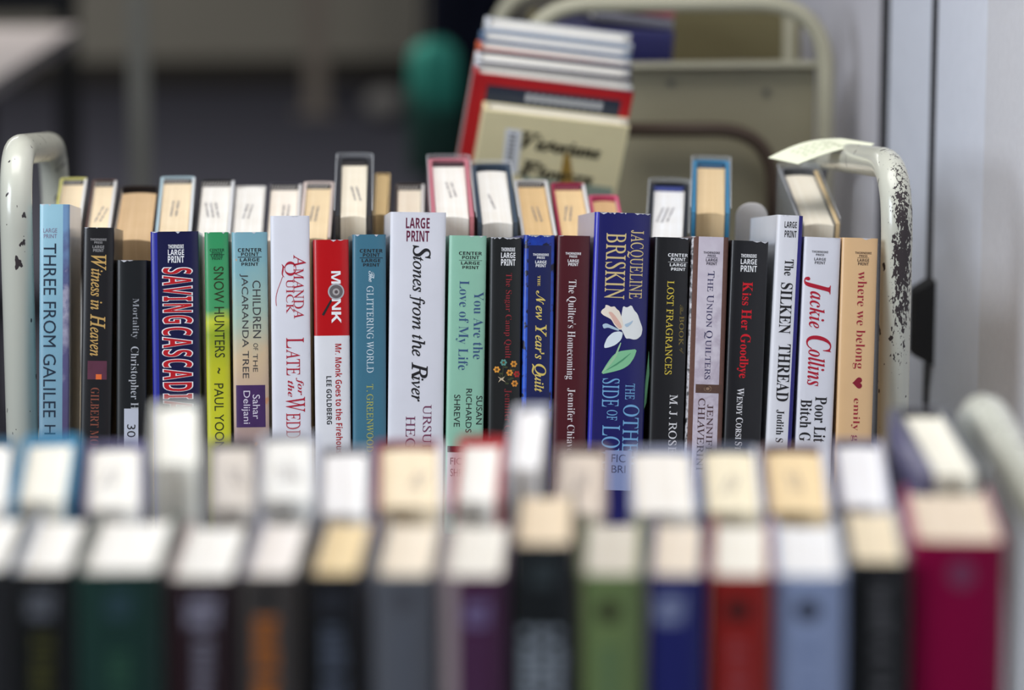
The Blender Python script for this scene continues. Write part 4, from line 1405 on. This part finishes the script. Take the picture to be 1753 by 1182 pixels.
vbook(0.020, 0.150, 0.240, (48, 50, 72), (240, 238, 232), 'dark-covered white-paged book in the tilted row, with a navy edge', off=-0.008, spine=(230, 232, 238))
vbook(0.018, 0.150, 0.242, (84, 86, 104), (240, 238, 236), 'grey-edged book in the tilted row, with an orange spot on its spine', off=-0.006, spine=(206, 96, 60))
vbook(0.020, 0.146, 0.243, (70, 112, 156), (238, 236, 232), 'light blue edged book near the back of the tilted row', off=-0.002, spine=(84, 108, 140))
vbook(0.025, 0.144, 0.246, (186, 190, 196), (232, 232, 230), 'white book rearmost of the tilted row', off=0.004, spine=(222, 226, 232))
# the slanted stand under them
stand = thing('book_stand', Vector((foot_v.x + 0.07, YV + 0.1, 0)), 'plain slanted stand under the tilted row of books', 'book stand')
m = MB()
A = [foot_v - VU * 0.0006 + VX * a_ + aw0 * b_ for a_, b_ in ((-0.03, -0.01), (0.17, -0.01), (0.17, Stack.pos + 0.006), (-0.03, Stack.pos + 0.006))]
m.hexa([p - VU * 0.012 for p in A], A)
m.build('slanted_board', [beige], stand, world=True)
m = MB()
cx_ = sum((p for p in A), Vector()) / 4
lowz = min(p.z for p in A) - 0.02
m.hexa([Vector((p.x * 0.6 + cx_.x * 0.4, p.y * 0.6 + cx_.y * 0.4, 0.0)) for p in A], [Vector((p.x * 0.6 + cx_.x * 0.4, p.y * 0.6 + cx_.y * 0.4, (p - VU * 0.012).z * 0.6 + (cx_ - VU * 0.012).z * 0.4)) for p in A])
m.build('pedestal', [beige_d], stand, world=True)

# books lying inside the beige cart's top
GL = 'books lying on top inside the beige cart'
def lying(x0, x1, y0, y1, Y, dep, cover, page, label, rz):
    a, b_ = at_y(x0, y1, Y), at_y(x1, y0, Y)
    w, t = b_.x - a.x, b_.z - a.z
    c = Vector(((a.x + b_.x) / 2, Y, a.z))
    xx = Vector((math.cos(rz), 0, math.sin(rz)))
    zz = Vector((-math.sin(rz), 0, math.cos(rz)))
    # local x up (thickness), local y away from spine, local z along the width
    M = basis(zz, Vector((0, 1, 0)), -xx, Vector(c) + zz * (t / 2) + xx * (w / 2))
    return make_book(M, t, w, dep, cover, label, GL, page=page, rb=0.003)
lying(938, 1150, 46, 112, YE + 0.045, 0.16, (36, 36, 88), PALE, 'thick navy book lying behind the tilted row', math.radians(-4))
lying(1015, 1152, 27, 43, YE + 0.05, 0.15, (120, 120, 132), PALE, 'slim grey book lying on the navy one', math.radians(-7))
lying(1062, 1154, 12, 26, YE + 0.055, 0.13, (176, 96, 106), PALE, 'slim pink book topmost on the navy and grey ones', math.radians(-8))

# ================================================================== FAR BACKGROUND
# coat stand with a dark coat and a green bag
YC = 7.0
pc = at_y(800, 60, YC + 0.13)
cs = thing('coat_stand', Vector((pc.x, YC + 0.13, 0)), 'dark coat stand behind the far books, hidden by the coat on it', 'coat stand')
m = MB(); m.tube([(pc.x, YC + 0.13, 0.03), (pc.x, YC + 0.13, 1.62)], 0.018, 16); m.build('pole', [rubber], cs, world=True)
m = MB(); m.tube([(pc.x, YC + 0.13, 0.0), (pc.x, YC + 0.13, 0.03)], 0.19, 32); m.build('base', [rubber], cs, world=True)
m = MB(); m.tube([(pc.x, YC + 0.13, 1.56), (pc.x, YC - 0.06, 1.56), (pc.x - 0.06, YC - 0.17, 1.575)], 0.010, 12); m.build('hook_arm', [rubber], cs, world=True)
def drape(x0, x1, z0, z1, yc, dep, folds, seed, sway=0.0):
    r = random.Random(seed)
    ph = [r.uniform(0, 6.28) for _ in range(4)]
    def fn(u, v):
        a = 2 * math.pi * u
        cxm, hw = (x0 + x1) / 2, (x1 - x0) / 2
        z = z0 + (z1 - z0) * v
        taper = (0.9 + 0.12 * (1 - v)) * (1 if v < 0.86 else math.sqrt(max(0.0, 1 - ((v - 0.86) / 0.14) ** 2 * 0.85)))
        f = 1 + 0.07 * math.sin(folds * a + ph[0] + 2 * v) + 0.04 * math.sin((folds + 3) * a + ph[1] - 3 * v)
        return (cxm + sway * (1 - v) + hw * taper * f * math.cos(a), yc + dep * taper * f * math.sin(a), z)
    return fn
coat_m = mat((26, 28, 42), rough=0.9, spec=0.1, vary=0.3, scale=12, name='wool')
x0, x1 = at_y(728, 100, YC).x, at_y(878, 100, YC).x
m = MB(); m.grid(drape(x0, x1, 0.22, 1.50, YC, 0.085, 7, 3), 72, 40)
co_ = m.build('body', [coat_m])
co_.name = 'coat'
tag(co_, 'dark navy coat hanging beyond the tilted row of books', 'coat')
teal = ramp_mat([(0.0, (14, 40, 34)), (0.5, (22, 70, 60)), (0.66, (48, 148, 128)), (1.0, (84, 196, 172))], -0.15, 0.14, rough=0.8, blotch=0.3, scale=14, coat=0.0)  # lit upper part and shaded bottom of the bag painted into the ramp
x0, x1 = at_y(700, 100, YC - 0.17).x, at_y(790, 100, YC - 0.17).x
zt, zb_ = at_y(740, 68, YC - 0.17).z, at_y(740, 300, YC - 0.17).z
zc_ = (zt + zb_) / 2
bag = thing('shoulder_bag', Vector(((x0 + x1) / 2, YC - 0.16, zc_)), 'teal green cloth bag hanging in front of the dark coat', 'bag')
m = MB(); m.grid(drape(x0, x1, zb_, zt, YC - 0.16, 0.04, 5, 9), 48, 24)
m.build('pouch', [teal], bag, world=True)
xm = (x0 + x1) / 2
m = MB(); m.tube(fillet([(xm - 0.03, YC - 0.16, zt - 0.015), (pc.x - 0.075, YC - 0.16, 1.592), (xm + 0.03, YC - 0.16, zt - 0.015)], 0.02, 6), 0.004, 8)
m.build('strap', [coat_m], bag, world=True)

# table whose pale top cuts into the upper left corner
zt_ = 0.74
T = [at_z(132, 46, zt_), at_z(0, 132, zt_), at_z(-420, 40, zt_)]
tc_ = T[0]
e1, e2 = (T[1] - tc_), None
d1_ = e1.normalized()
d2_ = Vector((-d1_.y, d1_.x, 0))
if d2_.x > 0: d2_ = -d2_
d2_ = (d2_ * 1.0 + Vector((0, 0.35, 0))).normalized()
tab = thing('table', Vector((tc_.x - 0.5, tc_.y, 0)), 'table with a pale top at the upper left, far out of focus', 'table')
q4 = [tc_, tc_ + d1_ * 1.5, tc_ + d1_ * 1.5 + Vector((-1.0, 0.05, 0)), tc_ + Vector((-1.0, 0.05, 0))]
m = MB(); m.hexa([p - Vector((0, 0, 0.03)) for p in q4], q4); m.build('table_top', [mat((216, 206, 204), rough=0.5, name='laminate')], tab, world=True)
cq = sum(q4, Vector()) / 4
for p in q4:
    s = cq + (p - cq) * 0.7
    m = MB(); m.tube([(s.x, s.y, 0.0), (s.x, s.y, zt_ - 0.03)], 0.02, 12); m.build('leg', [mat((56, 54, 54), rough=0.6, name='dark_steel')], tab, world=True)

def post(px, Y, w, ztop, rgb, label):
    p = at_y(px, 150, Y)
    root = thing('support_post', Vector((p.x, Y, 0)), label, 'post')
    m = MB(); m.box((p.x - w / 2, Y - w / 2, 0.006), (p.x + w / 2, Y + w / 2, ztop)); m.build('shaft', [mat(rgb, rough=0.6, name='painted_post')], root, world=True)
    m = MB(); m.box((p.x - w, Y - w, 0.0), (p.x + w, Y + w, 0.006)); m.build('foot_plate', [mat(rgb, rough=0.6, name='painted_post')], root, world=True)
post(238, 6.2, 0.036, 2.9, (150, 148, 138), 'pale square post standing between the table and the middle of the dark room')
post(541, 11.3, 0.07, 2.9, (120, 112, 104), 'dim brownish post at the far wall of the dark room')
p = at_y(268, 60, 6.5)
m = MB()
# dark cupboard edge beside the pale post, and dark underside above the table
sh = thing('shelf_unit', Vector((p.x - 0.3, 7.6, 0)), 'tall dark shelf unit behind the table', 'shelf unit')
a, b_ = at_y(-300, 28, 7.6), at_y(120, 0, 7.6)
m.box((a.x, 7.6, a.z), (b_.x, 7.95, a.z + 0.8)); m.build('cabinet_box', [mat((40, 40, 42), rough=0.7, name='dark_laminate')], sh, world=True)
for x in (a.x + 0.02, b_.x - 0.02):
    m = MB(); m.box((x - 0.015, 7.62, 0.0), (x + 0.015, 7.93, a.z)); m.build('leg', [mat((40, 40, 42), rough=0.7, name='dark_laminate')], sh, world=True)
pbl = at_z(662, 182, 0.05)
m = MB(); m.grid(lambda u, v: (pbl.x + 0.07 * math.sin(math.pi * v) * math.cos(2 * math.pi * u) * (1 + 0.15 * math.sin(6 * math.pi * u)), pbl.y + 0.07 * math.sin(math.pi * v) * math.sin(2 * math.pi * u), 0.055 - 0.055 * math.cos(math.pi * v)), 24, 14)
tag(m.build('crumpled_paper', [mat((120, 118, 116), rough=0.9, name='paper')]), 'small pale crumpled paper on the dark floor far behind', 'paper')
bpy.data.objects.remove(_to)
bpy.data.curves.remove(_tc)
